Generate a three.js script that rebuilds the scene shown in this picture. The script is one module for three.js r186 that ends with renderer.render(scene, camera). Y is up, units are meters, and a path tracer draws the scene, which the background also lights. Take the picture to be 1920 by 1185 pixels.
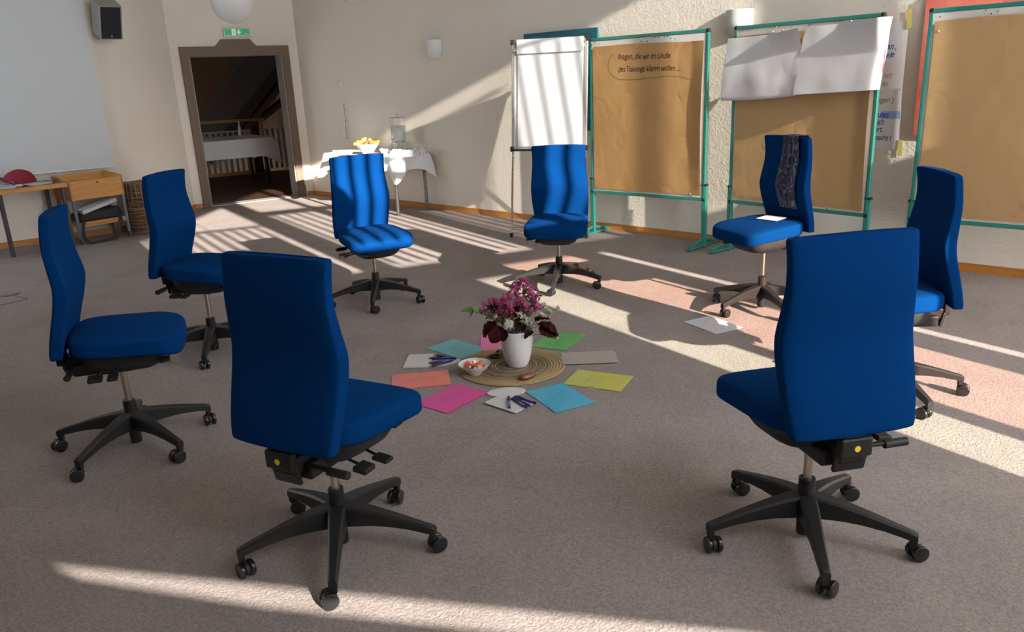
import * as THREE from 'three';
import { mergeGeometries, mergeVertices, toCreasedNormals } from 'three/addons/utils/BufferGeometryUtils.js';
import { RoundedBoxGeometry } from 'three/addons/geometries/RoundedBoxGeometry.js';
import { ImprovedNoise } from 'three/addons/math/ImprovedNoise.js';

// ------------------------------------------------------------------ camera, sky, sun, exposure
const scene = new THREE.Scene();
const FOCAL = 1467.8, PITCH = THREE.MathUtils.degToRad(16.85), ROLL = THREE.MathUtils.degToRad(-2.6), EYE = 1.51;
const camera = new THREE.PerspectiveCamera(2 * Math.atan(592.5 / FOCAL) * 180 / Math.PI, 1920 / 1185, 0.05, 200);
const V = (x, y, z) => new THREE.Vector3(x, y, z);
const FWD = V(0, -Math.sin(PITCH), -Math.cos(PITCH)), UP0 = V(0, Math.cos(PITCH), -Math.sin(PITCH)), RT0 = V(1, 0, 0);
const RT = RT0.clone().multiplyScalar(Math.cos(ROLL)).addScaledVector(UP0, Math.sin(ROLL));
const UPV = RT0.clone().multiplyScalar(-Math.sin(ROLL)).addScaledVector(UP0, Math.cos(ROLL));
camera.position.set(0, EYE, 0);
camera.up.copy(UPV);
camera.lookAt(camera.position.clone().add(FWD));

scene.background = new THREE.Color().setRGB(0.90, 0.96, 1.06);
scene.backgroundIntensity = 48;

const SUNDIR = V(0.533, 0, 0.846).normalize(), TANEL = Math.tan(THREE.MathUtils.degToRad(19));
const sun = new THREE.DirectionalLight(new THREE.Color().setRGB(1.0, 0.91, 0.79), 85);
sun.position.copy(SUNDIR.clone().setY(TANEL).normalize().multiplyScalar(30)).add(V(0, 0, -5));
sun.target.position.set(0, 0, -5);
sun.castShadow = true;
sun.shadow.mapSize.set(4096, 4096);
Object.assign(sun.shadow.camera, { left: -12, right: 12, top: 12, bottom: -12, near: 1, far: 70 });
sun.shadow.radius = 0.8;
scene.add(sun, sun.target);

const renderer = new THREE.WebGLRenderer({ antialias: true });
renderer.toneMapping = THREE.LinearToneMapping;
renderer.toneMappingExposure = 0.30;
renderer.shadowMap.enabled = true;

// ------------------------------------------------------------------ helpers
let seed = 12345;
const rnd = () => { seed = (seed * 1664525 + 1013904223) >>> 0; return seed / 4294967296; };
const rr = (a, b) => a + (b - a) * rnd();
const noise = new ImprovedNoise();
const nz = (x, y = 0, z = 0) => noise.noise(x, y, z);
const lin = (r, g, b) => new THREE.Color().setRGB(r, g, b);
const srgb = (r, g, b) => new THREE.Color().setRGB(r / 255, g / 255, b / 255, THREE.SRGBColorSpace);
// a pixel of the photograph (1920 x 1185) gives a direction; the point is where it meets the level y, or an upright plane
const ray = (px, py) => RT.clone().multiplyScalar((px - 960) / FOCAL).addScaledVector(UPV, -(py - 592.5) / FOCAL).add(FWD);
const onLevel = (px, py, y = 0) => { const d = ray(px, py); return V(0, EYE, 0).addScaledVector(d, (y - EYE) / d.y); };
const onPlane = (px, py, p, n) => { const d = ray(px, py), o = V(0, EYE, 0); return o.clone().addScaledVector(d, p.clone().sub(o).dot(n) / d.dot(n)); };

const used = {};
function numbered(name) { const n = used[name] = (used[name] ?? -1) + 1; return n ? `${name}_${String(n).padStart(3, '0')}` : name; }
function tag(o, label, category, group) { o.userData.label = label; o.userData.category = category; if (group) o.userData.group = group; return o; }
function thing(name, label, category, pos = [0, 0, 0], turn = 0, group) {
  const o = new THREE.Group(); o.name = numbered(name); o.position.set(...pos); o.rotation.y = turn; scene.add(o);
  return tag(o, label, category, group);
}
function part(name, geo, mat, parent) { const m = new THREE.Mesh(Array.isArray(geo) ? merge(geo) : geo, mat); m.name = name; m.castShadow = m.receiveShadow = true; parent.add(m); return m; }
function single(name, geo, mat, label, category, group) { const m = part(numbered(name), geo, mat, scene); return tag(m, label, category, group); }
function struct(name, geo, mat) { const m = part(name, geo, mat, scene); m.userData.kind = 'structure'; return m; }
function merge(list) {
  return mergeGeometries(list.map((g) => { const k = g.index ? g.toNonIndexed() : g; for (const a of Object.keys(k.attributes)) if (!['position', 'normal', 'uv'].includes(a)) k.deleteAttribute(a); if (!k.attributes.uv) k.setAttribute('uv', new THREE.BufferAttribute(new Float32Array(k.attributes.position.count * 2), 2)); return k; }));
}
// uv in metres from the dominant side of each face
function uvm(geo, s = 1, swap = false) {
  const g = geo.index ? geo.toNonIndexed() : geo, p = g.attributes.position, n = p.count, uv = new Float32Array(n * 2), a = V(), b = V(), c = V();
  for (let i = 0; i < n; i += 3) {
    a.fromBufferAttribute(p, i); b.fromBufferAttribute(p, i + 1); c.fromBufferAttribute(p, i + 2);
    const m = b.clone().sub(a).cross(c.clone().sub(a)), ax = Math.abs(m.x), ay = Math.abs(m.y), az = Math.abs(m.z);
    [a, b, c].forEach((v, k) => {
      let q = ay >= ax && ay >= az ? [v.x, v.z] : ax > az ? [v.z, v.y] : [v.x, v.y];
      if (swap) q = [q[1], q[0]];
      uv[(i + k) * 2] = q[0] * s; uv[(i + k) * 2 + 1] = q[1] * s;
    });
  }
  g.setAttribute('uv', new THREE.BufferAttribute(uv, 2));
  return g;
}
const M4 = (x, y, z, ry = 0, rx = 0, rz = 0) => new THREE.Matrix4().compose(V(x, y, z), new THREE.Quaternion().setFromEuler(new THREE.Euler(rx, ry, rz, 'YXZ')), V(1, 1, 1));
const box = (w, h, d, x = 0, y = 0, z = 0, ry = 0, rx = 0, rz = 0) => uvm(new THREE.BoxGeometry(w, h, d)).applyMatrix4(M4(x, y, z, ry, rx, rz));
const rbox = (w, h, d, r, x = 0, y = 0, z = 0, ry = 0, rx = 0, rz = 0, seg = 2) => uvm(new RoundedBoxGeometry(w, h, d, seg, Math.min(r, w / 2.01, h / 2.01, d / 2.01))).applyMatrix4(M4(x, y, z, ry, rx, rz));
const cyl = (r0, r1, h, x = 0, y = 0, z = 0, seg = 20, rx = 0, ry = 0, rz = 0) => new THREE.CylinderGeometry(r1, r0, h, seg).applyMatrix4(M4(x, y, z, ry, rx, rz));
const ball = (r, x = 0, y = 0, z = 0, sx = 1, sy = 1, sz = 1, w = 16, h = 12) => new THREE.SphereGeometry(r, w, h).scale(sx, sy, sz).translate(x, y, z);
const lathe = (pts, seg = 40) => new THREE.LatheGeometry(pts.map((p) => new THREE.Vector2(p[0], p[1])), seg);
const tube = (pts, r, seg = 24, rad = 8, closed = false) => new THREE.TubeGeometry(new THREE.CatmullRomCurve3(pts.map((p) => Array.isArray(p) ? V(...p) : p), closed), seg, r, rad, closed);
function rod(a, b, r, seg = 12, r1 = r) {
  const d = b.clone().sub(a), g = new THREE.CylinderGeometry(r1, r, d.length(), seg);
  return g.applyMatrix4(new THREE.Matrix4().compose(a.clone().add(b).multiplyScalar(0.5), new THREE.Quaternion().setFromUnitVectors(V(0, 1, 0), d.clone().normalize()), V(1, 1, 1)));
}
// closed skin over rings of points (each ring the same count), capped at both ends
function loft(rings, { crease = 0, cap = true } = {}) {
  const n = rings[0].length, pos = [], idx = [];
  rings.forEach((r) => r.forEach((p) => pos.push(p[0], p[1], p[2])));
  for (let i = 0; i + 1 < rings.length; i++) for (let j = 0; j < n; j++) { const a = i * n + j, b = i * n + (j + 1) % n, c = a + n, d = b + n; idx.push(a, b, d, a, d, c); }
  if (cap) for (const i of [0, rings.length - 1]) {
    const c = [0, 0, 0]; rings[i].forEach((p) => { for (let k = 0; k < 3; k++) c[k] += p[k] / n; });
    const m = pos.length / 3; pos.push(...c);
    for (let j = 0; j < n; j++) { const a = i * n + j, b = i * n + (j + 1) % n; i ? idx.push(a, b, m) : idx.push(b, a, m); }
  }
  let g = new THREE.BufferGeometry(); g.setAttribute('position', new THREE.Float32BufferAttribute(pos, 3)); g.setIndex(idx);
  if (crease) { g = toCreasedNormals(g, crease); } else g.computeVertexNormals();
  return g;
}
// a sheet with thickness: f(u,v) -> point, u,v in 0..1
function sheet(f, nu, nv, th = 0.0015) {
  const top = [], nor = [];
  for (let j = 0; j <= nv; j++) for (let i = 0; i <= nu; i++) {
    const u = i / nu, v = j / nv, p = V(...f(u, v)), e = 1e-3;
    const pu = V(...f(Math.min(u + e, 1), v)).sub(V(...f(Math.max(u - e, 0), v))), pv = V(...f(u, Math.min(v + e, 1))).sub(V(...f(u, Math.max(v - e, 0))));
    top.push(p); nor.push(pu.cross(pv).normalize());
  }
  const pos = [], uv = [], idx = [], N = (nu + 1) * (nv + 1);
  for (const s of [0.5, -0.5]) for (let k = 0; k < N; k++) { const p = top[k].clone().addScaledVector(nor[k], s * th); pos.push(p.x, p.y, p.z); uv.push((k % (nu + 1)) / nu, Math.floor(k / (nu + 1)) / nv); }
  const q = (a, b, c, d) => idx.push(a, b, c, a, c, d);
  for (let j = 0; j < nv; j++) for (let i = 0; i < nu; i++) { const a = j * (nu + 1) + i, b = a + 1, c = b + nu + 1, d = a + nu + 1; q(a, b, c, d); q(a + N, d + N, c + N, b + N); }
  for (let i = 0; i < nu; i++) { const a = i, b = i + 1; q(a, a + N, b + N, b); const c = nv * (nu + 1) + i; q(c + 1, c + 1 + N, c + N, c); }
  for (let j = 0; j < nv; j++) { const a = j * (nu + 1), b = a + nu + 1; q(b, b + N, a + N, a); const c = a + nu, d = c + nu + 1; q(c, c + N, d + N, d); }
  const g = new THREE.BufferGeometry(); g.setAttribute('position', new THREE.Float32BufferAttribute(pos, 3)); g.setAttribute('uv', new THREE.Float32BufferAttribute(uv, 2)); g.setIndex(idx); g.computeVertexNormals();
  return g;
}
function extrude(pts, depth, holes = [], bevel = 0) {
  const s = pts instanceof THREE.Shape ? pts : new THREE.Shape(pts.map((p) => new THREE.Vector2(p[0], p[1])));
  for (const h of holes) s.holes.push(new THREE.Path(h.map((p) => new THREE.Vector2(p[0], p[1]))));
  return new THREE.ExtrudeGeometry(s, { depth, bevelEnabled: bevel > 0, bevelThickness: bevel, bevelSize: bevel, bevelSegments: 2, curveSegments: 20 });
}

// ------------------------------------------------------------------ textures and materials
function tex(size, f, { color = false, rep = 1, w = size } = {}) {
  const d = new Uint8Array(w * size * 4);
  for (let y = 0; y < size; y++) for (let x = 0; x < w; x++) { const c = f(x / w, y / size), k = (y * w + x) * 4; const a = Array.isArray(c) ? c : [c, c, c]; d[k] = a[0] * 255; d[k + 1] = a[1] * 255; d[k + 2] = a[2] * 255; d[k + 3] = 255; }
  const t = new THREE.DataTexture(d, w, size); t.wrapS = t.wrapT = THREE.RepeatWrapping; t.magFilter = THREE.LinearFilter; t.minFilter = THREE.LinearMipmapLinearFilter; t.generateMipmaps = true;
  if (color) t.colorSpace = THREE.SRGBColorSpace; t.repeat.set(rep, rep); t.needsUpdate = true; return t;
}
const cl = (x) => Math.min(1, Math.max(0, x));
// periodic value noise
const lat = new Float32Array(65536).map(() => rnd());
function vn(x, y, p) {
  const xi = Math.floor(x), yi = Math.floor(y), fx = x - xi, fy = y - yi, h = (a, b) => lat[(((a % p + p) % p) * 157 + ((b % p + p) % p) * 311 + p * 13) & 65535];
  const sx = fx * fx * (3 - 2 * fx), sy = fy * fy * (3 - 2 * fy);
  return (h(xi, yi) * (1 - sx) + h(xi + 1, yi) * sx) * (1 - sy) + (h(xi, yi + 1) * (1 - sx) + h(xi + 1, yi + 1) * sx) * sy;
}
const fb = (u, v, p, o = 4) => { let s = 0, a = 0.5, t = 0; for (let i = 0; i < o; i++) { s += a * vn(u * p, v * p, p); t += a; a *= 0.5; p *= 2; } return s / t; };
const mat = (color, o = {}) => new THREE.MeshStandardMaterial({ color, roughness: 0.6, ...o });
const phys = (color, o = {}) => new THREE.MeshPhysicalMaterial({ color, roughness: 0.6, ...o });

const carpetMap = tex(1024, (u, v) => { const k = vn(u * 256, v * 256, 256) * 0.6 + vn(u * 512, v * 512, 512) * 0.4, c = 0.705 + 0.20 * (k - 0.5) + 0.08 * (fb(u, v, 8, 4) - 0.5); return [c * 0.79, c * 0.735, c * 0.72].map(cl); }, { color: true, rep: 1 / 1.6 });
const carpetBump = tex(1024, (u, v) => vn(u * 256, v * 256, 256) * 0.6 + vn(u * 512, v * 512, 512) * 0.4, { rep: 1 / 1.6 });
const plasterBump = tex(1024, (u, v) => { const a = fb(u, v, 64, 3), b = fb(v, u, 160, 2); return cl(0.6 * a + 0.4 * b + (b > 0.6 ? 0.2 : 0)); }, { rep: 1 / 2 });
const fabricBump = tex(256, (u, v) => cl(0.5 + 0.25 * Math.sin(u * Math.PI * 2 * 48) * Math.sin(v * Math.PI * 2 * 48) + 0.3 * (vn(u * 64, v * 64, 64) - 0.5)), { rep: 5 });
const woodTex = (a, b, ring, rep = 1) => tex(512, (u, v) => { const g = fb(u * 1, v * 0.12, 8, 3), s = 0.5 + 0.5 * Math.sin((v * ring + 0.9 * g) * Math.PI * 2), f = vn(u * 8, v * 256, 256), k = cl(0.25 + 0.45 * s * 0.6 + 0.3 * f); return [0, 1, 2].map((i) => cl(a[i] + (b[i] - a[i]) * k)); }, { color: true, rep });
const C = {
  carpet: mat(0xffffff, { map: carpetMap, bumpMap: carpetBump, bumpScale: 0.0016, roughness: 1 }),
  wallBack: mat(lin(0.80, 0.76, 0.67), { bumpMap: plasterBump, bumpScale: 0.0025, roughness: 0.95 }),
  wall: mat(lin(0.80, 0.76, 0.67), { bumpMap: plasterBump, bumpScale: 0.001, roughness: 0.95 }),
  ceiling: mat(lin(0.88, 0.86, 0.82), { roughness: 0.95 }),
  blue: phys(lin(0.0009, 0.0275, 0.119), { bumpMap: fabricBump, bumpScale: 0.0006, roughness: 1, specularIntensity: 0.06 }),
  black: phys(lin(0.016, 0.016, 0.017), { roughness: 0.40, specularIntensity: 0.5 }),
  blackMatte: mat(lin(0.012, 0.012, 0.014), { roughness: 0.75 }),
  wheel: mat(lin(0.012, 0.012, 0.014), { roughness: 0.22 }),
  grey: mat(lin(0.12, 0.12, 0.12), { roughness: 0.5 }),
  steel: mat(lin(0.55, 0.48, 0.40), { roughness: 0.3, metalness: 1 }),
  chrome: mat(lin(0.7, 0.7, 0.7), { roughness: 0.15, metalness: 1 }),
  alu: mat(lin(0.6, 0.6, 0.57), { roughness: 0.4, metalness: 0.6 }),
  yellow: mat(srgb(235, 200, 40)),
  white: mat(lin(0.8, 0.8, 0.78), { roughness: 0.5 }),
  paper: mat(lin(0.72, 0.73, 0.75), { roughness: 0.85 }),
  cloth: mat(lin(0.82, 0.82, 0.84), { roughness: 0.9 }),
  teal: mat(lin(0.018, 0.20, 0.165), { roughness: 0.4 }),
  trim: mat(0xffffff, { map: woodTex([0.62, 0.40, 0.17], [0.78, 0.54, 0.26], 10, 2), roughness: 0.5 }),
  oak: mat(0xffffff, { map: woodTex([0.72, 0.50, 0.26], [0.83, 0.62, 0.36], 9, 1.6), roughness: 0.5 }),
  doorWood: mat(0xffffff, { map: woodTex([0.34, 0.27, 0.21], [0.43, 0.35, 0.28], 12, 1.5), roughness: 0.55 }),
  darkWood: mat(0xffffff, { map: woodTex([0.20, 0.11, 0.07], [0.30, 0.18, 0.11], 8, 1), roughness: 0.45 }),
  beam: mat(lin(0.20, 0.14, 0.09), { roughness: 0.8 }),
  glass: phys(0xffffff, { transmission: 1, thickness: 0, roughness: 0.02, ior: 1.45 }),
};

// ------------------------------------------------------------------ the room
const K0 = V(-7.0, 0, -7.085), K1 = V(-4.175, 0, -9.367), K2 = V(-4.252, 0, -10.703), K3 = V(-2.836, 0, -11.613), KR = V(7.04, 0, -2.06), KL = V(-5.05, 0, 3.24);
const HEIGHT = 5.3;
function frameOf(a, b) { const d = b.clone().sub(a).normalize(), n = V(-d.z, 0, d.x); return { a, d, n, len: a.distanceTo(b), m: new THREE.Matrix4().makeBasis(d, V(0, 1, 0), n).setPosition(a), at: (s, h, off = 0) => a.clone().addScaledVector(d, s).setY(h).addScaledVector(n, off) }; }
const KA = K1.clone().lerp(K0, 0.083), LW = frameOf(K0, KA), DW = frameOf(K2, K3), BW = frameOf(K3, KR), WW = frameOf(KR, KL), SW = frameOf(KL, K0);
function wallSlab(name, f, m, holes = [], t = 0.12, e0 = 0, e1 = 0) { return struct(name, uvm(extrude([[-e0, 0], [f.len + e1, 0], [f.len + e1, HEIGHT], [-e0, HEIGHT]], t, holes).translate(0, 0, -t)).applyMatrix4(f.m), m); }
wallSlab('wall_left', LW, C.wall, [], 0.12, 0.12, 0);
// the left wall bends round in a smooth curve towards the door
const bend = (t, off = 0) => { const c = new THREE.QuadraticBezierCurve3(KA, K1, K2), p = c.getPoint(t), g = c.getTangent(t); return p.add(V(-g.z, 0, g.x).multiplyScalar(off)); };
function bendWall(h0, h1, o0, o1, n = 28) { const rings = []; for (let i = 0; i <= n; i++) { const a = bend(i / n, o1), b = bend(i / n, o0); rings.push([[a.x, h0, a.z], [a.x, h1, a.z], [b.x, h1, b.z], [b.x, h0, b.z]]); } return uvm(loft(rings, { crease: 0.6 })); }
struct('wall_return', bendWall(0, HEIGHT, -0.12, 0), C.wall);
const DOOR = { s0: 0.215, s1: 1.45, h: 1.985 };
wallSlab('wall_door', DW, C.wall, [[[DOOR.s0, 0.001], [DOOR.s1, 0.001], [DOOR.s1, DOOR.h], [DOOR.s0, DOOR.h]]], 0.22, 0.0, 0.12);
wallSlab('wall_back', BW, C.wallBack, [], 0.12, 0.0, 0.1);
const SIDEWIN = [[8.8, 0.9], [9.9, 0.9], [9.9, 2.1], [8.8, 2.1]];
wallSlab('wall_side', SW, C.wall, [SIDEWIN], 0.12, 0.1, 0.1);
// the glazed gable behind the camera: openings given along the wall by u (across the sun's direction) and height
const wu = (u) => (7.06 - u) * 1.011;
const quad = (u0, u1, h0, h1) => [[wu(u1), h0], [wu(u0), h0], [wu(u0), h1], [wu(u1), h1]];
const OPEN = [
  [[wu(1.12), 2.57], [wu(2.42), 2.57], [wu(2.42), 4.30], [wu(1.12), 3.58]],
  quad(2.70, 3.29, 2.56, 3.90), quad(3.38, 3.98, 2.56, 3.90),
  [[wu(2.70), 4.0], [wu(3.29), 4.0], [wu(3.29), 4.80], [wu(2.70), 4.47]],
  [[wu(3.38), 4.0], [wu(3.98), 4.0], [wu(3.98), 4.86], [wu(3.44), 4.86], [wu(3.38), 4.83]],
  quad(4.22, 4.925, 2.56, 4.80), quad(4.995, 5.45, 2.59, 4.76),
  quad(5.70, 6.95, 2.61, 4.74), quad(5.99, 6.95, 0.1, 2.45),
  quad(2.99, 3.31, 0.08, 2.32),
  quad(3.41, 4.06, 0.08, 2.44),
  quad(4.29, 4.38, 0.08, 2.42),
  [[wu(-0.2), 1.34], [wu(-0.04), 1.245], [wu(0.42), 1.09], [wu(0.9), 0.95], [wu(1.75), 0.705], [wu(1.75), 0.80], [wu(-0.2), 1.36]],
];
wallSlab('wall_window', WW, C.wall, OPEN, 0.12, 0.1, 0.1);
// panes
OPEN.forEach((o, i) => {
  const tint = i === 10 ? phys(lin(1, 0.86, 0.80), { transmission: 1, thickness: 0, roughness: 0.0 }) : i === 9 ? phys(lin(0.97, 1, 0.94), { transmission: 1, thickness: 0, roughness: 0.0 }) : i >= 5 && i <= 7 ? phys(lin(0.54, 0.54, 0.54), { transmission: 1, thickness: 0, roughness: 0.0 }) : C.glass;
  const w = struct(`window_${i + 1}`, extrude(o, 0.006).translate(0, 0, -0.06).applyMatrix4(WW.m), tint);
  w.castShadow = false;
});
struct('window_14', extrude(SIDEWIN, 0.006).translate(0, 0, -0.06).applyMatrix4(SW.m), C.glass).castShadow = false;
// vertical blinds, slats nearly edge-on to the sun
function blind(u0, u1, h0, topAt, open = 0.36) {
  const t = thing('vertical_blind', 'white vertical blind with open slats in a high gable window', 'blind', [0, 0, 0], 0, 'vertical blinds of the gable windows');
  const turn = Math.atan2(SUNDIR.x, SUNDIR.z) + open;
  for (let u = u0 + 0.04; u < u1; u += 0.127) {
    const h1 = topAt(u), p = WW.at(wu(u), (h0 + h1) / 2, 0.09);
    part('slat', box(0.002, h1 - h0, 0.127, p.x, p.y, p.z, turn), blindMat, t);
  }
  part('head_rail', box(Math.abs(wu(u0) - wu(u1)), 0.04, 0.04).applyMatrix4(new THREE.Matrix4().makeTranslation((wu(u0) + wu(u1)) / 2, topAt((u0 + u1) / 2) + 0.03, 0.09)).applyMatrix4(WW.m), C.white, t);
}
const blindMat = mat(lin(0.7, 0.68, 0.62), { roughness: 0.9 });
blind(1.12, 2.42, 2.58, () => 3.55);
blind(2.70, 3.98, 2.57, () => 3.86);
blind(4.22, 4.72, 2.57, () => 4.5, 0.33);

// floor slab and ceiling
const inPoly = [K0, K1, K2, K3, KR, KL];
struct('floor', uvm(extrude(inPoly.map((p) => [p.x, -p.z]), 0.1).rotateX(-Math.PI / 2).translate(0, -0.1, 0)), C.carpet);
// ceiling with deep roof-light wells
const WELLS = [];
const turnW = Math.atan2(-SUNDIR.z, SUNDIR.x);
const wellPts = WELLS.map(([x, z, a, b]) => { const d = [SUNDIR.x, SUNDIR.z], e = [SUNDIR.z, -SUNDIR.x]; return [[-1, -1], [1, -1], [1, 1], [-1, 1]].map(([i, j]) => [x + d[0] * i * a / 2 + e[0] * j * b / 2, z + d[1] * i * a / 2 + e[1] * j * b / 2]); });
struct('ceiling', uvm(extrude(inPoly.map((p) => [p.x, -p.z]), 0.75, wellPts.map((w) => w.map((p) => [p[0], -p[1]]))).rotateX(-Math.PI / 2).translate(0, HEIGHT, 0)), C.ceiling);

// baseboards: a flat board with a thin foot strip
function baseboard(name, f, s0, s1, m = C.trim) {
  const g = [box(s1 - s0, 0.045, 0.014, (s0 + s1) / 2, 0.0405, 0.007), box(s1 - s0, 0.018, 0.024, (s0 + s1) / 2, 0.009, 0.012)];
  return struct(name, merge(g).applyMatrix4(f.m), m);
}
baseboard('baseboard_back', BW, 0.02, BW.len - 0.1);
baseboard('baseboard_left', LW, 0.1, LW.len - 0.005);
struct('baseboard_return', bendWall(0, 0.063, 0, 0.014), C.trim);
struct('baseboard_door', merge([box(0.1, 0.06, 0.014, 0.06, 0.03, 0.007), box(0.09, 0.06, 0.014, 1.64, 0.03, 0.007)]).applyMatrix4(DW.m), C.trim);

// door frame: casing with raised head, jamb lining, plinth block
const FR = { o0: 0.115, o1: 1.55, ot: 2.085 };
struct('trim_1', merge([
  uvm(extrude([[FR.o0, 0], [DOOR.s0, 0], [DOOR.s0, DOOR.h - 0.012], [DOOR.s1 + 0.0, DOOR.h - 0.012], [DOOR.s1, 0], [FR.o1, 0], [FR.o1, FR.ot], [1.11, FR.ot], [1.03, 2.172], [0.655, 2.172], [0.57, FR.ot], [FR.o0, FR.ot]], 0.03, [], 0.003), 1, true),
  box(0.11, 0.16, 0.045, 1.505, 0.08, 0.02), extrude([[1.45, 0.16], [1.56, 0.16], [1.505, 0.185]], 0.04),
]).applyMatrix4(DW.m), C.doorWood);
struct('trim_2', merge([box(0.02, DOOR.h, 0.25, DOOR.s0 + 0.008, DOOR.h / 2, -0.11), box(0.02, DOOR.h, 0.25, DOOR.s1 - 0.008, DOOR.h / 2, -0.11), box(DOOR.s1 - DOOR.s0, 0.02, 0.25, (DOOR.s0 + DOOR.s1) / 2, DOOR.h - 0.01, -0.11)]).applyMatrix4(DW.m), mat(lin(0.26, 0.24, 0.21), { roughness: 0.5 }));
struct('trim_3', box(DOOR.s1 - DOOR.s0, 0.006, 0.22, (DOOR.s0 + DOOR.s1) / 2, 0.003, -0.11).applyMatrix4(DW.m), C.alu);

// ------------------------------------------------------------------ the dark gallery behind the door
{
  const g = (w, h, d, s, y, off) => box(w, h, d, s, y, off).applyMatrix4(DW.m);
  struct('floor_gallery', uvm(new THREE.BoxGeometry(9, 0.1, 3.86)).translate(0.9, -0.051, -2.15).applyMatrix4(DW.m), C.darkWood);
  struct('floor_below', g(9.4, 0.1, 7.4, 0.9, -2.5, -3.7), C.beam);
  struct('wall_gallery_far', g(9.4, 8, 0.1, 0.9, 1.2, -7.3), mat(lin(0.30, 0.19, 0.115), { roughness: 0.9 }));
  struct('wall_gallery_left', uvm(extrude([[-7.35, -2.8], [-0.1, -2.8], [-0.1, 5.2], [-7.35, 5.2]], 0.1, [[[-3.3, 1.1], [-2.4, 1.1], [-2.4, 1.9], [-3.3, 1.9]]])).rotateY(-Math.PI / 2).translate(-3.6, 0, 0).applyMatrix4(DW.m), mat(lin(0.45, 0.40, 0.34), { roughness: 0.9 }));
  struct('wall_gallery_right', g(0.1, 8, 7.3, 3.6, 1.2, -3.7), mat(lin(0.30, 0.19, 0.115), { roughness: 0.9 }));
  struct('wall_gallery_near', box(3.6, 8, 0.1, -1.72, 1.2, -0.28).applyMatrix4(DW.m), C.beam);
  struct('wall_gallery_near_right', box(2.2, 8, 0.1, 2.62, 1.2, -0.28).applyMatrix4(DW.m), C.beam);
  struct('ceiling_gallery', uvm(extrude([[-3.6, 2.6], [-3.6, 5.3], [3.6, 5.3], [3.6, 5.1], [0.6, 4.6]], 7.2).translate(0, 0, -7.3)).applyMatrix4(DW.m), mat(lin(0.42, 0.38, 0.34), { roughness: 0.9 }));
}

// ------------------------------------------------------------------ swivel chairs
const lerp = (x, xs, ys) => { let i = 0; while (i < xs.length - 2 && x > xs[i + 1]) i++; const t = (x - xs[i]) / (xs[i + 1] - xs[i]); return ys[i] + (ys[i + 1] - ys[i]) * t; };
const smooth = (x, xs, ys) => { // Catmull-Rom through the points
  let i = 0; while (i < xs.length - 2 && x > xs[i + 1]) i++;
  const t = cl((x - xs[i]) / (xs[i + 1] - xs[i])), p0 = ys[Math.max(0, i - 1)], p1 = ys[i], p2 = ys[i + 1], p3 = ys[Math.min(ys.length - 1, i + 2)];
  return 0.5 * (2 * p1 + (p2 - p0) * t + (2 * p0 - 5 * p1 + 4 * p2 - p3) * t * t + (3 * p1 - p0 - 3 * p2 + p3) * t * t * t);
};
const supe = (a, n) => { const c = Math.cos(a), s = Math.sin(a); return [Math.sign(c) * Math.abs(c) ** (2 / n), Math.sign(s) * Math.abs(s) ** (2 / n)]; };
function backrestGeo() {
  const Y = [0.475, 0.53, 0.60, 0.686, 0.76, 0.837, 0.922, 1.0, 1.054];
  const Fr = [-0.180, -0.168, -0.148, -0.121, -0.108, -0.120, -0.132, -0.128, -0.120], Th = [0.055, 0.058, 0.060, 0.064, 0.064, 0.056, 0.048, 0.045, 0.044], Wd = [0.198, 0.204, 0.210, 0.2135, 0.2125, 0.206, 0.200, 0.199, 0.201];
  const rings = [], N = 56;
  const ys = [[0.475, 0.5], [0.476, 0.82], [0.479, 0.93], [0.486, 0.985], [0.495, 1]]; for (let k = 1; k < 28; k++) ys.push([0.495 + (1.036 - 0.495) * k / 28, 1]); ys.push([1.036, 1], [1.045, 0.985], [1.051, 0.93], [1.053, 0.84], [1.054, 0.5]);
  for (const [y, k] of ys) {
    const f = smooth(y, Y, Fr), t = smooth(y, Y, Th), w = smooth(y, Y, Wd), inset = (1 - k) * 0.03;
    const ring = []; for (let j = 0; j < N; j++) { const [a, b] = supe(j / N * Math.PI * 2, 7); const x = a * (w - inset), z = f - t / 2 + b * Math.max(0.004, t / 2 - inset * 0.9); ring.push([x, y + 0.006 * (1 - (x / 0.2) ** 2) * cl((y - 1.0) / 0.05), z + 0.012 * (x / 0.2) ** 2 - 0.004]); }
    rings.push(ring.reverse());
  }
  return uvm(loft(rings));
}
function seatGeo() {
  const rings = [], N = 72, L = [[0.463, 0.80], [0.462, 0.93], [0.464, 0.968], [0.470, 0.988], [0.478, 0.997], [0.495, 1.0], [0.515, 0.999], [0.525, 0.992], [0.532, 0.975], [0.537, 0.95], [0.542, 0.88], [0.546, 0.75], [0.549, 0.55], [0.551, 0.3], [0.552, 0.1]];
  for (const [y, k] of L) {
    const ring = []; for (let j = 0; j < N; j++) {
      const [a, b] = supe(j / N * Math.PI * 2, 5); let z = 0.055 + b * 0.222 * k, x = a * (0.224 + 0.012 * b) * k;
      const fr = Math.max(0, (z - 0.13) / 0.147);
      ring.push([x, y - 0.062 * z - 0.016 * fr * fr, z]);
    }
    rings.push(ring.reverse());
  }
  return uvm(loft(rings));
}
function panGeo() {
  const rings = [];
  for (const [y, k] of [[0.368, 0.5], [0.373, 0.70], [0.390, 0.86], [0.416, 0.96], [0.450, 1.0], [0.470, 0.98]]) rings.push(Array.from({ length: 40 }, (_, j) => { const [a, b] = supe(j / 40 * Math.PI * 2, 4); return [a * 0.165 * k, y - 0.05 * (0.035 + b * 0.165 * k), 0.03 + b * 0.168 * k]; }).reverse());
  return loft(rings);
}
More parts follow.
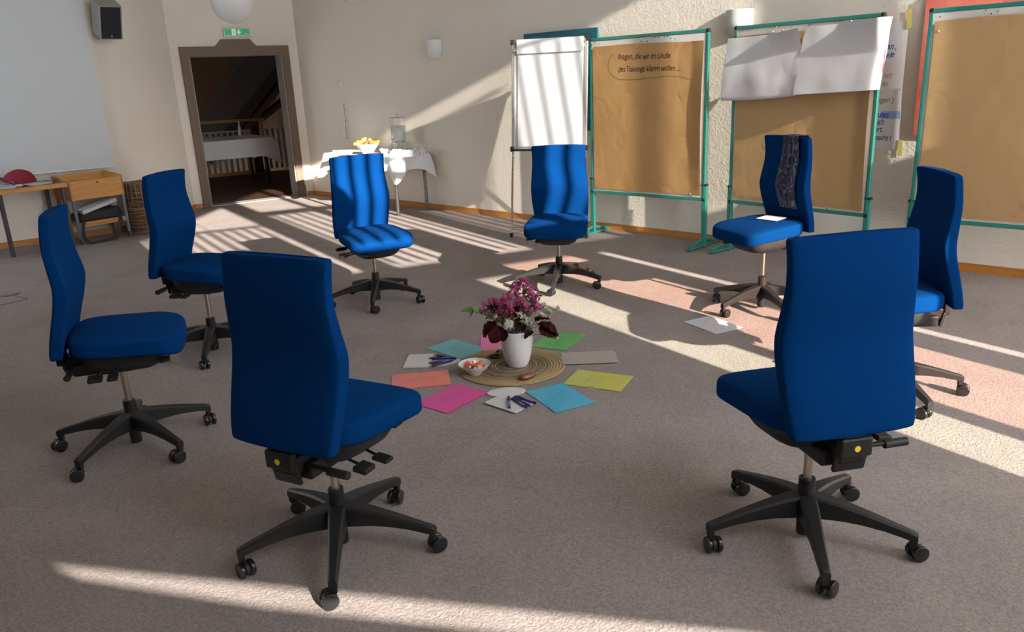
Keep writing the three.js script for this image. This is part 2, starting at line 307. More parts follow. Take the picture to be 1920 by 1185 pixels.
function armGeo() {
  const rows = [[0.015, 0.168, 0.092, 0.030], [0.06, 0.163, 0.094, 0.027], [0.12, 0.153, 0.098, 0.0235], [0.18, 0.139, 0.096, 0.020], [0.24, 0.123, 0.089, 0.0175], [0.30, 0.106, 0.077, 0.015], [0.322, 0.100, 0.071, 0.014], [0.334, 0.096, 0.066, 0.0135], [0.338, 0.093, 0.066, 0.013]];
  const rings = rows.map(([r, t, b, w]) => { const c = Math.min(0.006, w * 0.35); return [[-w, b, r], [-w * 1.02, t - c * 1.2, r], [-w + c, t, r], [w - c, t, r], [w * 1.02, t - c * 1.2, r], [w, b, r]]; });
  return merge([loft(rings, { crease: 0.5 }), rbox(0.024, 0.032, 0.02, 0.004, 0, 0.062, 0.326)]);
}
const G = {
  back: backrestGeo(), seat: seatGeo(), pan: panGeo(), arm: armGeo(),
  mech: merge([rbox(0.15, 0.055, 0.26, 0.012, 0, 0.385, -0.05), rbox(0.11, 0.03, 0.14, 0.01, 0, 0.360, -0.01), rbox(0.09, 0.06, 0.1, 0.012, 0, 0.41, -0.17)]),
  column: cyl(0.0135, 0.0135, 0.2, 0, 0.29, 0, 20),
  collar: merge([cyl(0.028, 0.026, 0.085, 0, 0.178, 0, 24), cyl(0.048, 0.04, 0.05, 0, 0.135, 0, 24)]),
  stub: cyl(0.024, 0.026, 0.08, 0, 0.058, 0, 20),
  bracket: merge([rbox(0.105, 0.062, 0.03, 0.008, 0, 0.438, -0.222), rbox(0.105, 0.07, 0.016, 0.006, 0, 0.385, -0.205, 0, -0.22), rbox(0.07, 0.20, 0.012, 0.004, 0, 0.52, -0.222, 0, 0.18).translate(0, 0, 0.012)]),
  sticker: cyl(0.0095, 0.0095, 0.002, 0, 0.437, -0.238, 20, Math.PI / 2),
  knob: merge([cyl(0.008, 0.008, 0.12, -0.09, 0.405, -0.17, 12, 0, 0, Math.PI / 2), cyl(0.0135, 0.0135, 0.075, -0.175, 0.402, -0.172, 18, 0, 0, Math.PI / 2)]),
  lever: merge([rod(V(-0.06, 0.40, -0.06), V(-0.18, 0.382, -0.07), 0.005), rbox(0.05, 0.018, 0.055, 0.004, -0.195, 0.378, -0.075, 0, 0, 0.12)]),
  lever2: merge([rod(V(-0.06, 0.405, 0.02), V(-0.19, 0.385, 0.0), 0.005), rbox(0.058, 0.014, 0.04, 0.004, -0.215, 0.382, -0.005, 0, 0, 0.1)]),
  slide: rbox(0.03, 0.02, 0.045, 0.005, -0.13, 0.405, 0.19),
  hood: (() => { const s = new THREE.Shape(); s.absarc(0, 0, 0.0235, -0.35, Math.PI * 0.95); s.lineTo(0, 0); return merge([new THREE.ExtrudeGeometry(s, { depth: 0.012, bevelEnabled: false, curveSegments: 16 }).translate(0, 0, -0.006).rotateY(Math.PI / 2).translate(0, 0.0275, 0), cyl(0.008, 0.008, 0.03, 0, 0.052, 0.018, 12)]); })(),
  wheel: (() => { const p = [[0.0001, -0.0095], [0.018, -0.0095], [0.0195, -0.008], [0.0245, -0.0075], [0.0275, -0.004], [0.0275, 0.005], [0.025, 0.0085], [0.0001, 0.0085]]; return lathe(p, 28).rotateZ(Math.PI / 2).translate(0, 0.0275, 0); })(),
};
function makeChair(n, hub, yawDeg, armDeg, dh, label) {
  const yaw = THREE.MathUtils.degToRad(yawDeg), t = thing('office_chair', label, 'chair', [hub[0], 0, hub[1]], yaw, 'blue office chairs in a circle');
  const up = (m) => { m.position.y = dh; return m; };
  up(part('seat', G.seat, C.blue, t)); up(part('backrest', G.back, C.blue, t));
  up(part('seat_pan', G.pan, C.blackMatte, t)); up(part('mechanism', G.mech, C.black, t));
  const br = up(part('back_bracket', G.bracket, C.black, t)); const st = part('sticker', G.sticker, C.yellow, br); st.userData.label = 'round yellow sticker';
  up(part('tilt_knob', G.knob, C.black, t)); up(part('lever', G.lever, C.black, t)); up(part('lever', G.lever2, C.black, t)); up(part('slide_catch', G.slide, C.black, t));
  const col = part('gas_column', G.column, C.steel, t); col.position.y = dh; col.userData.label = 'bare steel gas column';
  part('hub_collar', G.collar, C.black, t); part('hub_stub', G.stub, C.black, t);
  for (let k = 0; k < 5; k++) {
    const a = Math.PI - THREE.MathUtils.degToRad(armDeg + 72 * k) - yaw;
    const arm = part('base_arm', G.arm, C.black, t); arm.rotation.y = a;
    const sw = rr(-2.8, 2.8), c = part('caster', G.hood, C.black, t);
    c.rotation.y = a + sw; const p = V(0, 0, 0.324).applyAxisAngle(V(0, 1, 0), a), o = V(0, 0, -0.018).applyAxisAngle(V(0, 1, 0), a + sw); c.position.set(p.x + o.x, 0, p.z + o.z);
    for (const s of [-1, 1]) { const w = part('wheel', G.wheel, C.wheel, c); w.position.x = s * 0.0165; if (s > 0) w.rotation.y = Math.PI; }
  }
  return t;
}
const CHAIRS = {
  A: [[-0.619, -2.357], 152.3, 28.5, -0.005, 'blue office chair with its back turned, seat reaching towards the magenta folder'],
  B: [[0.941, -2.286], -169, 46.1, 0.0, 'blue office chair with its back turned, seat pointing at the yellow folder'],
  C: [[-1.719, -3.245], 108.3, 51.5, 0.022, 'blue office chair in side view next to the floor outlet lid'],
  D: [[-1.812, -4.518], 82, 25.5, 0.03, 'blue office chair in side view in front of the wicker basket'],
  E: [[-0.973, -5.506], 31.2, 32.5, -0.015, 'sunlit striped blue office chair in front of the buffet table'],
  F: [[0.372, -5.748], -11.1, 48.0, -0.03, 'blue office chair facing the flowers in front of the flip chart easel'],
  G: [[1.626, -4.888], -69.5, 26.1, 0.04, 'blue office chair with a patterned scarf hung over its backrest'],
  H: [[1.76, -3.453], -96, 29.4, -0.01, 'blue office chair with sunlit seat partly hidden behind another chair, by the bare pinboard'],
};
const chairs = {};
for (const [k, v] of Object.entries(CHAIRS)) chairs[k] = makeChair(k, ...v);

// ------------------------------------------------------------------ things on the back wall
const wallText = (w, h, draw) => { const c = document.createElement('canvas'); c.width = w; c.height = h; const x = c.getContext('2d'); draw(x); const t = new THREE.CanvasTexture(c); t.colorSpace = THREE.SRGBColorSpace; return t; };
function hand(x, str, px, py, size, color, slant = -0.18, lw = 2.5) { // handwriting: light slanted letters with uneven baseline
  x.fillStyle = color; x.strokeStyle = color; x.lineWidth = lw; let cx = px;
  for (const ch of str) {
    x.save(); x.translate(cx, py + (nz(cx * 0.07, py * 0.03) * size * 0.12)); x.transform(1, 0, slant, 1, 0, 0); x.rotate(nz(cx * 0.05, 7.3) * 0.12); x.scale(0.82, 1);
    x.font = `${size}px sans-serif`; x.fillText(ch, 0, 0); x.lineWidth = lw; x.strokeText(ch, 0, 0); const adv = x.measureText(ch).width; x.restore(); cx += adv * 0.80;
  }
  return cx;
}
// wall lamps: half bowls open at the top
for (const [s, label] of [[2.91, 'white half-bowl wall lamp on the shaded wall above the buffet'], [6.745, 'white half-bowl wall lamp above the pinboard with curled sheets']]) {
  const p = BW.at(s, 0, 0), t = thing('wall_lamp', label, 'wall lamp', [p.x, 0, p.z], Math.atan2(BW.n.x, BW.n.z), 'half-bowl wall lamps');
  const rings = []; for (let k = 0; k <= 14; k++) { const a = k / 14 * Math.PI / 2, y = 1.975 - 0.10 - 0.115 * Math.sin(a), r = Math.cos(a); rings.push([y, r]); } rings.unshift([1.975, 1.02], [1.93, 1.01]);
  const f = (u, v) => { const i = v * (rings.length - 1), a = Math.floor(i), b = Math.min(a + 1, rings.length - 1), y = rings[a][0] + (rings[b][0] - rings[a][0]) * (i - a), r = rings[a][1] + (rings[b][1] - rings[a][1]) * (i - a), th = u * Math.PI; return [Math.cos(th) * 0.112 * Math.max(r, 0.02), y, 0.002 + Math.sin(th) * 0.105 * Math.max(r, 0.02)]; };
  part('shade', sheet(f, 28, 20, 0.005), mat(lin(0.72, 0.74, 0.72), { roughness: 0.45 }), t);
  part('back_plate', box(0.16, 0.12, 0.006, 0, 1.89, 0.004), C.white, t);
}
// two canvases behind the boards
const strokes = (a, b, sc) => tex(256, (u, v) => { const k = cl(fb(u * 0.6, v, 6, 5) * 1.5 - 0.25), f = vn(u * 200, v * 30, 200) * 0.18; return [0, 1, 2].map((i) => cl(a[i] + (b[i] - a[i]) * (k * 0.85 + f))); }, { color: true, rep: sc });
{
  const mk = (s0, s1, m, label) => { const t = single('painting', uvm(new THREE.BoxGeometry(s1 - s0, 0.963, 0.03)).translate((s0 + s1) / 2, 1.462, 0.0165).applyMatrix4(BW.m), m, label, 'painting'); return t; };
  mk(4.325, 5.272, mat(0xffffff, { map: strokes([0.05, 0.25, 0.33], [0.22, 0.55, 0.62], 1), roughness: 0.7 }), 'square teal painting on the wall behind the flip chart easel');
  mk(8.185, 9.15, mat(0xffffff, { map: strokes([0.74, 0.34, 0.30], [0.88, 0.56, 0.50], 1), roughness: 0.7 }), 'square red painting on the wall behind the bare pinboard');
}
// light switch box and strip label
single('wall_sensor', merge([rbox(0.055, 0.078, 0.03, 0.006), box(0.03, 0.02, 0.004, 0, 0.012, 0.016)]).applyMatrix4(M4(0.985, 1.54, 0.016)).applyMatrix4(BW.m), C.white, 'small white sensor box on the shaded wall', 'sensor');
{
  const t = wallText(64, 512, (x) => { x.fillStyle = '#e4e4e8'; x.fillRect(0, 0, 64, 512); x.fillStyle = '#8d93a0'; let y = 10; while (y < 490) { const h = 8 + 26 * lat[(y * 7) & 1023]; x.fillRect(10, y, 14 + 22 * lat[(y * 13) & 1023], h * 0.7); y += h; } });
  single('strip_label', sheet((u, v) => [0.965 + u * 0.062, 0.80 + v * 0.50, 0.004 + 0.002 * Math.sin(v * 7)], 2, 12, 0.0012).applyMatrix4(BW.m), mat(0xffffff, { map: t, roughness: 0.8 }), 'narrow printed paper strip stuck upright on the wall', 'label');
}
// written sheet taped to the wall between the boards
{
  const W = 0.66, H = 0.92, t = wallText(660, 920, (x) => {
    x.fillStyle = '#e6e7ea'; x.fillRect(0, 0, 660, 920);
    hand(x, 'an ,', 520, 190, 54, '#2b3f9e'); hand(x, 'ele', 520, 250, 54, '#2b3f9e');
    hand(x, 'wir', 520, 400, 50, '#b89a62'); hand(x, 'en', 510, 455, 50, '#b89a62');
    hand(x, '( alle W-Fragen )', 300, 575, 52, '#a5814d');
    x.fillStyle = '#8fb0e6'; x.fillRect(515, 640, 140, 55);
    hand(x, 'ein gutes', 400, 685, 52, '#2b3f9e'); hand(x, 's  "Dich', 400, 740, 52, '#2b3f9e'); hand(x, 'limitiert.', 380, 795, 50, '#3d8a86'); hand(x, 'betroffen macht !', 290, 855, 48, '#44505c');
  });
  const s1 = 8.075, s = single('written_sheet', sheet((u, v) => [s1 - W + u * W + 0.03 * v * 0 + (v < 0.4 ? 0.06 * (0.4 - v) : 0), 0.875 + v * (H - 0.01), 0.006 + 0.004 * nz(u * 3, v * 4)], 16, 20, 0.0008).applyMatrix4(BW.m), mat(0xffffff, { map: t, roughness: 0.85 }), 'white sheet with coloured handwriting taped to the wall', 'paper');
  const tape = mat(srgb(216, 206, 120), { roughness: 0.5 });
  const t1 = part('tape', box(0.035, 0.13, 0.0012, 8.075, 1.80, 0.0125, 0, 0, 0.05).applyMatrix4(BW.m), tape, s); t1.userData.label = 'strip of yellow tape';
  part('tape', box(0.035, 0.12, 0.0012, 8.10, 0.885, 0.0115, 0, 0, 0.04).applyMatrix4(BW.m), tape, s);
}

// ------------------------------------------------------------------ pinboards on green stands
const kraftBump = tex(512, (u, v) => cl(fb(u, v, 10, 4) * 0.8 + 0.2 * Math.abs(Math.sin((fb(v, u, 6, 3) * 9)))), {});
const kraftMat = (map) => mat(map ? 0xffffff : lin(0.42, 0.275, 0.125), { ...(map ? { map } : {}), bumpMap: kraftBump, bumpScale: 0.008, roughness: 0.8 });
const PIN = new THREE.SphereGeometry(0.0055, 8, 6), NEEDLE = new THREE.CylinderGeometry(0.0012, 0.0012, 0.03, 5).rotateX(Math.PI / 2).translate(0, 0, -0.012);
const pinMats = [[0.75, 0.75, 0.75], [0.6, 0.05, 0.05], [0.05, 0.1, 0.4], [0.7, 0.6, 0.1], [0.05, 0.3, 0.15], [0.1, 0.1, 0.1]].map((c) => mat(lin(...c), { roughness: 0.3 }));
function pinboard(a, b, label, { map, pins = [], paper = [0.02, 0.0] }) {
  const f = frameOf(a, b), W = f.len, t = thing('pinboard', label, 'pinboard', [a.x, 0, a.z], Math.atan2(f.n.x, f.n.z), 'pinboards on green stands');
  const Y0 = 0.425, Y1 = 1.82, rp = (r, y0, y1, x, z = 0) => rbox(r, y1 - y0, r, r * 0.3, x, (y0 + y1) / 2, z);
  part('panel', box(W - 0.02, Y1 - Y0 - 0.02, 0.018, W / 2, (Y0 + Y1) / 2, 0), mat(lin(0.68, 0.66, 0.62), { roughness: 0.85 }), t);
  const fr = 0.03;
  part('frame', [rbox(W, fr, fr, 0.006, W / 2, Y1, 0), rbox(W, fr, fr, 0.006, W / 2, Y0, 0), rp(fr, Y0, Y1, 0), rp(fr, Y0, Y1, W)], C.teal, t);
  for (const [x, y] of [[0, Y0], [0, Y1], [W, Y0], [W, Y1]]) part('corner_cap', rbox(0.036, 0.036, 0.034, 0.012, x, y, 0), C.blackMatte, t);
  for (const s of [0, 1]) {
    const x = s ? W + 0.005 : -0.005;
    part('post', rbox(0.042, 0.55, 0.036, 0.006, x, 0.275, -0.006), C.teal, t);
    part('sleeve_cap', rbox(0.046, 0.02, 0.042, 0.005, x, 0.55, -0.006), C.blackMatte, t);
    part('foot', [rbox(0.04, 0.02, 0.52, 0.006, x, 0.018, 0.0), rod(V(x, 0.03, -0.24), V(x, 0.075, -0.015), 0.012, 8), rod(V(x, 0.03, 0.24), V(x, 0.075, 0.015), 0.012, 8)], C.teal, t);
  }
  const [pl, lift] = paper, PW = W - 0.05, PH = Y1 - Y0 - 0.10;
  part('kraft_paper', sheet((u, v) => [0.03 + u * PW, Y0 + 0.032 + v * PH + 0.008 * Math.sin(u * 5) * v, 0.013 + 0.003 + 0.004 * (0.5 + nz(u * 4, v * 5)) + lift * Math.max(0, u - 0.90) * (0.3 + 0.7 * Math.sin(v * 3.1)) * 2.2 + (v > 0.97 ? (v - 0.97) * 0.3 * (0.5 + nz(u * 9, 1)) : 0)], 40, 40, 0.0008), kraftMat(map), t).userData.label = 'brown kraft paper';
  for (const [x, y, k] of pins) { const p = part('pin', PIN, pinMats[k], t); p.position.set(x * W, y, 0.026); part('needle', NEEDLE, C.chrome, p); }
  return { t, f, W };
}
const BA = V(0.846, 0, -7.658), BB = V(1.726, 0, -6.844), dirB = (p) => V(p[0], 0, p[1]);
const pinRow = (n, y, x0, x1) => Array.from({ length: n }, () => [rr(x0, x1), y + rr(-0.016, 0.016), Math.floor(rr(0, 6))]);
const kraft1 = wallText(1024, 1200, (x) => {
  x.fillStyle = '#ae8857'; x.fillRect(0, 0, 1024, 1200);
  for (let i = 0; i < 1500; i++) { x.fillStyle = `rgba(${120 + 60 * rnd()},${85 + 45 * rnd()},${45 + 30 * rnd()},0.10)`; x.fillRect(rnd() * 1024, rnd() * 1200, 60 * rnd(), 2); }
  hand(x, 'Fragen, die wir im Laufe', 250, 118, 56, '#141414', -0.12); hand(x, 'des Trainings klären wollen ...', 250, 216, 54, '#141414', -0.12);
  x.strokeStyle = '#5f6a22'; x.lineWidth = 6; x.beginPath(); x.moveTo(205, 75); x.bezierCurveTo(120, 110, 140, 250, 260, 275); x.bezierCurveTo(480, 310, 760, 210, 900, 290); x.stroke();
});
pinboard(BA, BB, 'green framed pinboard with handwritten question on brown paper', { map: kraft1, pins: [...pinRow(16, 1.785, 0.03, 0.75), [0.9, 0.47, 0], [0.05, 0.47, 5], [0.98, 1.3, 0]], paper: [0, 0.2] });
const b2 = pinboard(V(1.916, 0, -6.689), V(2.66, 0, -5.745), 'green framed pinboard with two white curled sheets over brown paper', { pins: [...pinRow(16, 1.785, 0.03, 0.95), [0.2, 1.70, 5], [0.3, 1.70, 5], [0.62, 1.74, 5], [0.7, 1.745, 5], [0.6, 0.45, 5], [0.75, 0.45, 5], [0.96, 0.45, 1]], paper: [0, 0.22] });
pinboard(V(2.9, 0, -5.56), V(3.73, 0, -4.74), 'green framed pinboard with bare brown paper, beside the red painting', { pins: [...pinRow(9, 1.785, 0.2, 0.6), [0.05, 1.78, 5], [0.05, 1.69, 0], [0.55, 0.5, 1]], paper: [0, 0.0] });
// the two white sheets pinned on the middle board, folded up and curling
{
  const crumple = tex(512, (u, v) => cl(fb(u, v, 7, 5)), {});
  const sm = phys(lin(0.72, 0.73, 0.75), { roughness: 0.9, bumpMap: crumple, bumpScale: 0.004, transmission: 0.12, thickness: 0 });
  const m = b2.f.m;
  // left sheet: hangs from its pins, the bottom turned up behind itself
  const left = (u, v) => { // v from the pinned top edge, down over the fold, and up behind
    const x = -0.08 + u * 0.70 + 0.02 * (1 - v), len = 0.46, d = v * 0.74;
    if (d < len) return [x, 1.745 - 0.012 * Math.sin(u * 3) + 0.035 * u - d - 0.0 * u, 0.030 + 0.075 * Math.sin((d / len) * 1.45) * (0.75 + 0.35 * u) + 0.012 * nz(u * 3, d * 5) + (u > 0.55 ? 0.26 * (u - 0.55) * Math.max(0, 1 - d / 0.16) : 0)];
    const r = 0.026, a = Math.min(1, (d - len) / (Math.PI * r)), base = 0.030 + 0.075 * Math.sin(1.45) * (0.75 + 0.35 * u);
    const e = Math.max(0, d - len - Math.PI * r);
    return [x, 1.745 + 0.035 * u - 0.012 * Math.sin(u * 3) - len - r * Math.sin(a * Math.PI) + e, base - r + r * Math.cos(a * Math.PI) - 0.0];
  };
  single('curled_sheet', sheet(left, 26, 44, 0.0008).applyMatrix4(m), sm, 'white folded paper sheet pinned on the pinboard, next to the rolled one', 'paper');
  const right = (u, v) => { // right edge rolled round towards the wall
    const x0 = 0.635, len = 0.475, R = 0.048, arc = Math.PI * 1.0 * R, d = v * len, full = 0.60 + arc, s = u * full;
    const top = 1.775 + 0.03 * u; let x, z = 0.035 + 0.085 * Math.sin((d / len) * 1.35) + 0.01 * nz(u * 3 + 5, d * 5);
    if (s < 0.60) { x = x0 + s; z += 0.02 * (s / 0.6); } else { const a = (s - 0.60) / R; x = x0 + 0.60 + R * Math.sin(a); z += 0.02 - R + R * Math.cos(a); }
    z += 0.20 * Math.max(0, u - 0.35) * Math.max(0, 1 - d / 0.22) * (1 - cl((s - 0.6) / arc));
    return [x - 0.05 * (d / len) * 0.5, top - d, z];
  };
  const rs = single('curled_sheet', sheet(right, 44, 26, 0.0008).applyMatrix4(m), sm, 'white paper sheet with right edge rolled round, pinned on the pinboard', 'paper');
  part('red_card', sheet((u, v) => [1.232 + u * 0.04, 1.44 + v * 0.15, 0.10 - u * 0.03], 2, 2, 0.001).applyMatrix4(m), mat(srgb(205, 50, 55), { roughness: 0.8 }), rs).userData.label = 'red writing patch';
}

// ------------------------------------------------------------------ flip chart easel
{
  const a = V(0.075, 0, -7.665), b = V(0.765, 0, -7.455), f = frameOf(a, b), W = f.len, t = thing('flip_chart', 'white flip chart easel on thin legs with a blank sheet', 'flip chart', [a.x, 0, a.z], Math.atan2(f.n.x, f.n.z));
  const H = 0.985, lean = -0.16, at = (g) => g.applyMatrix4(M4(0, 0.862, 0, 0, lean));
  part('board', at(box(W - 0.02, H - 0.02, 0.014, W / 2, H / 2, -0.005)), mat(lin(0.7, 0.72, 0.70), { roughness: 0.4 }), t);
  part('frame', at(merge([rbox(0.035, H, 0.022, 0.005, 0.012, H / 2, 0), rbox(0.035, H, 0.022, 0.005, W - 0.012, H / 2, 0), rbox(W, 0.03, 0.022, 0.005, W / 2, 0.01, 0), rbox(W, 0.03, 0.022, 0.005, W / 2, H - 0.01, 0)])), C.alu, t);
  for (const [x, y] of [[0, 0], [W, 0], [0, H], [W, H]]) part('corner_cap', at(rbox(0.035, 0.05, 0.03, 0.006, x, y, 0)), C.blackMatte, t);
  part('pen_tray', at(rbox(W * 0.98, 0.018, 0.06, 0.005, W / 2, -0.012, 0.02)), C.blackMatte, t);
  part('clamp_bar', at(merge([rbox(W - 0.06, 0.035, 0.02, 0.005, W / 2, H - 0.06, 0.014), cyl(0.022, 0.022, 0.03, 0.03, H - 0.075, 0.025, 16, Math.PI / 2)])), C.alu, t);
  part('paper_pad', at(merge([rbox(W - 0.10, H - 0.13, 0.010, 0.002, W / 2 + 0.006, H / 2 - 0.045, 0.012)])), C.paper, t);
  // sheet turned over the top bar: a rolled lip hanging in front
  part('turned_sheet', at(sheet((u, v) => { const s = v * 0.34, x = 0.055 + u * (W - 0.085), r = 0.03; if (s < 0.11) return [x, H - 0.115 + s, 0.045]; const q = (s - 0.11) / r; if (q < Math.PI) return [x, H - 0.005 + r * Math.sin(q) * 0.8, 0.045 - r + r * Math.cos(q)]; return [x, H - 0.005 - (s - 0.11 - Math.PI * r), 0.045 - 2 * r]; }, 6, 40, 0.0015)), C.paper, t);
  for (const [x0, x1, z1] of [[0.0, -0.04, 0.01], [W, W + 0.0, 0.0]]) {
    part('leg', [rod(V(x0 + (x0 ? -0.01 : 0.01), 0.88, 0.0), V(x1 + (x0 ? -0.01 : 0.0), 0.05, z1), 0.010, 12)], C.chrome, t);
    const w = part('caster', [cyl(0.024, 0.024, 0.022, x1 + (x0 ? -0.01 : 0), 0.026, z1, 18, 0, 0, Math.PI / 2), cyl(0.008, 0.008, 0.05, x1 + (x0 ? -0.01 : 0), 0.045, z1, 10)], C.wheel, t);
  }
  part('rear_leg', [rod(V(W / 2, 1.5, -0.12), V(W / 2 + 0.1, 0.03, -0.52), 0.010, 12)], C.chrome, t);
  part('cross_rod', [rod(V(-0.03, 0.105, 0.0), V(W, 0.105, 0.0), 0.006, 8), rod(V(-0.03, 0.08, 0.0), V(W / 2 + 0.1, 0.06, -0.50), 0.006, 8), rod(V(W, 0.08, 0.0), V(W / 2 + 0.1, 0.06, -0.50), 0.006, 8)], C.chrome, t);
}
// scarf over the chair back, card on the seat
{
  const ch = chairs.G, dh = CHAIRS.G[3];
  const scarfMap = tex(512, (u, v) => { const a = fb(u * 0.5, v, 10, 4), w = Math.sin((fb(v, u, 4, 3) * 16 + u * 2) * 1.7), k = w > 0.72 ? 1 : 0, m = fb(u, v, 9, 2) > 0.66 ? 1 : 0; const c = [0.06 + 0.10 * a, 0.08 + 0.12 * a, 0.15 + 0.13 * a]; return k ? [0.36, 0.40, 0.48] : m ? [0.26, 0.18, 0.32] : c; }, { color: true });
  scarfMap.repeat.set(1, 3);
  const path = (v) => { // down the front, over the top, down the back (local chair axes: z forward)
    const L = 1.04, s = v * L - 0.05, Yf = [0.60, 0.66, 0.70, 0.76, 0.837, 0.922, 1.0, 1.05], Zf = [-0.145, -0.125, -0.114, -0.104, -0.116, -0.128, -0.124, -0.116];
    if (s < 0.40) { const y = 0.67 + s; return [y, smooth(y, Yf, Zf) + 0.010]; }
    if (s < 0.50) { const q = (s - 0.40) / 0.10 * Math.PI; return [1.068 - 0.005 + 0.004 * Math.sin(q), -0.140 + 0.034 * Math.cos(q)]; }
    const y = 1.07 - (s - 0.50); return [y, lerp(y, [0.58, 0.60, 0.727, 0.833, 0.948, 1.06], [-0.236, -0.226, -0.200, -0.192, -0.196, -0.180]) - 0.004];
  };
  const loc = (u, v) => { const [y, z] = path(v), w = 0.128 + 0.03 * Math.abs(v - 0.45) + 0.02 * Math.sin(v * 9), x = 0.155 - w / 2 - 0.05 - (u - 0.5) * -w + 0.02 * (0.45 - v) * 0; return [x + 0.028, y + (v < 0.02 ? 0.0 : 0) + 0.0, z + (z > -0.14 ? 1 : -1) * (0.006 + 0.006 * Math.sin(u * 17 + v * 5) + 0.004 * Math.sin(u * 31))]; };
  const g = sheet(loc, 26, 70, 0.003); g.translate(0, dh, 0); ch.updateMatrixWorld(); g.applyMatrix4(ch.matrixWorld);
  single('scarf', g, mat(0xffffff, { map: scarfMap, roughness: 0.7 }), 'dark patterned scarf hanging over a blue chair back', 'scarf');
  const cg = rbox(0.15, 0.004, 0.105, 0.001, 0.02, 0, 0, 0.25).applyMatrix4(M4(0.0, 0.5590 + dh, -0.03, 0, 0.062)); cg.applyMatrix4(ch.matrixWorld);
  single('note_card', cg, C.paper, 'white card lying on the seat of the chair with the scarf', 'card');
}

// ------------------------------------------------------------------ the centre: mat, vase, flowers, folders, cards, pens
const MATC = V(-0.016, 0, -4.03);
{
  const t = thing('woven_mat', 'round braided straw mat under the white vase', 'mat', [MATC.x, 0, MATC.z]);
  const cols = [lin(0.25, 0.19, 0.12), lin(0.19, 0.15, 0.10), lin(0.31, 0.24, 0.15), lin(0.38, 0.27, 0.14), lin(0.43, 0.31, 0.165)].map((c) => mat(c, { roughness: 0.9 }));
  const NR = 18, R = 0.295;
  for (let k = 0; k < NR; k++) {
    const r0 = R * (k + 0.5) / NR, n = Math.max(18, Math.round(r0 * 2 * Math.PI / 0.011)), seg = n * 3, pos = [];
    const rings = []; const rad = 5, wid = R / NR * 0.56;
    const P = [], idx = [];
    for (let i = 0; i < seg; i++) { const a = i / seg * Math.PI * 2, tw = Math.sin(a * n); for (let j = 0; j < rad; j++) { const b = j / rad * Math.PI * 2; const rr2 = r0 + wid * (0.8 + 0.25 * tw) * Math.cos(b), y = 0.0045 + (0.0040 + 0.0026 * Math.sin(a * n + Math.PI * (Math.cos(b) > 0 ? 1 : 0))) * Math.sin(b); P.push(Math.cos(a) * rr2, y, Math.sin(a) * rr2); const i2 = (i + 1) % seg, j2 = (j + 1) % rad; idx.push(i * rad + j, i * rad + j2, i2 * rad + j2, i * rad + j, i2 * rad + j2, i2 * rad + j); } }
    const g = new THREE.BufferGeometry(); g.setAttribute('position', new THREE.Float32BufferAttribute(P, 3)); g.setIndex(idx); g.computeVertexNormals();
    part('braid_ring', g, k > 14 ? cols[4] : k > 12 ? cols[3] : cols[(k * 7) % 3], t);
  }
}
const VASE = V(0.02, 0.009, -4.03), VH = 0.208;
{
  const o = [[0.0005, 0], [0.046, 0], [0.052, 0.004], [0.062, 0.03], [0.073, 0.07], [0.081, 0.12], [0.085, 0.165], [0.0865, VH], [0.0835, VH], [0.081, 0.165], [0.076, 0.12], [0.068, 0.07], [0.057, 0.03], [0.047, 0.010], [0.0005, 0.010]];
  const c = new THREE.SplineCurve(o.slice(1, 8).map((p) => new THREE.Vector2(...p))).getPoints(28).map((p) => [p.x, p.y]);
  single('vase', lathe([[0.0005, 0], ...c, ...o.slice(8)], 56).scale(1.06, 1, 1.06).translate(VASE.x, VASE.y, VASE.z), phys(lin(0.78, 0.78, 0.78), { roughness: 0.35, clearcoat: 0.3, clearcoatRoughness: 0.3 }), 'white tapered ceramic vase on the round straw mat', 'vase');
}
// flowers: each stem is a thing
const stemM = mat(lin(0.10, 0.16, 0.05)), leafM = phys(lin(0.07, 0.14, 0.045), { roughness: 0.7 }), leafLight = phys(lin(0.15, 0.30, 0.06), { roughness: 0.6, transmission: 0.2, thickness: 0 }), burg = phys(lin(0.040, 0.007, 0.009), { roughness: 0.8, specularIntensity: 0.25 }), burgDark = mat(lin(0.03, 0.008, 0.01), { roughness: 0.75 });
const pinkM = [lin(0.46, 0.025, 0.20), lin(0.36, 0.015, 0.13), lin(0.55, 0.06, 0.26), lin(0.28, 0.02, 0.10)].map((c) => phys(c, { roughness: 0.7, sheen: 0.3, sheenColor: lin(1, 0.4, 0.7) })), whiteF = mat(lin(0.66, 0.68, 0.55), { roughness: 0.8 }), greenF = mat(lin(0.36, 0.42, 0.20), { roughness: 0.8 });
function leafGeo(L, W, bend = 0.3, lobes = 0, n = 10) { // a pointed leaf along +z, folded along its midrib
  const pos = [], idx = [];
  for (let i = 0; i <= n; i++) { const t = i / n, w = W * Math.sin(Math.PI * t ** 0.8) * (1 + (lobes ? 0.22 * Math.sin(t * Math.PI * lobes) : 0)), z = L * t, y = -bend * L * t * t; pos.push(-w, y + 0.25 * w, z, 0, y, z, w, y + 0.25 * w, z); if (i) { const b = (i - 1) * 3; idx.push(b, b + 3, b + 1, b + 1, b + 3, b + 4, b + 1, b + 4, b + 2, b + 2, b + 4, b + 5); } }
  const g = new THREE.BufferGeometry(); g.setAttribute('position', new THREE.Float32BufferAttribute(pos, 3)); g.setIndex(idx); g.computeVertexNormals();
  return g;
}
const orient = (p, dir, roll = 0, s = 1) => new THREE.Matrix4().compose(p, new THREE.Quaternion().setFromUnitVectors(V(0, 0, 1), dir.clone().normalize()).multiply(new THREE.Quaternion().setFromAxisAngle(V(0, 0, 1), roll)), V(s, s, s));
const rdir = (up = 0) => V(rr(-1, 1), rr(-1, 1) + up, rr(-1, 1)).normalize();
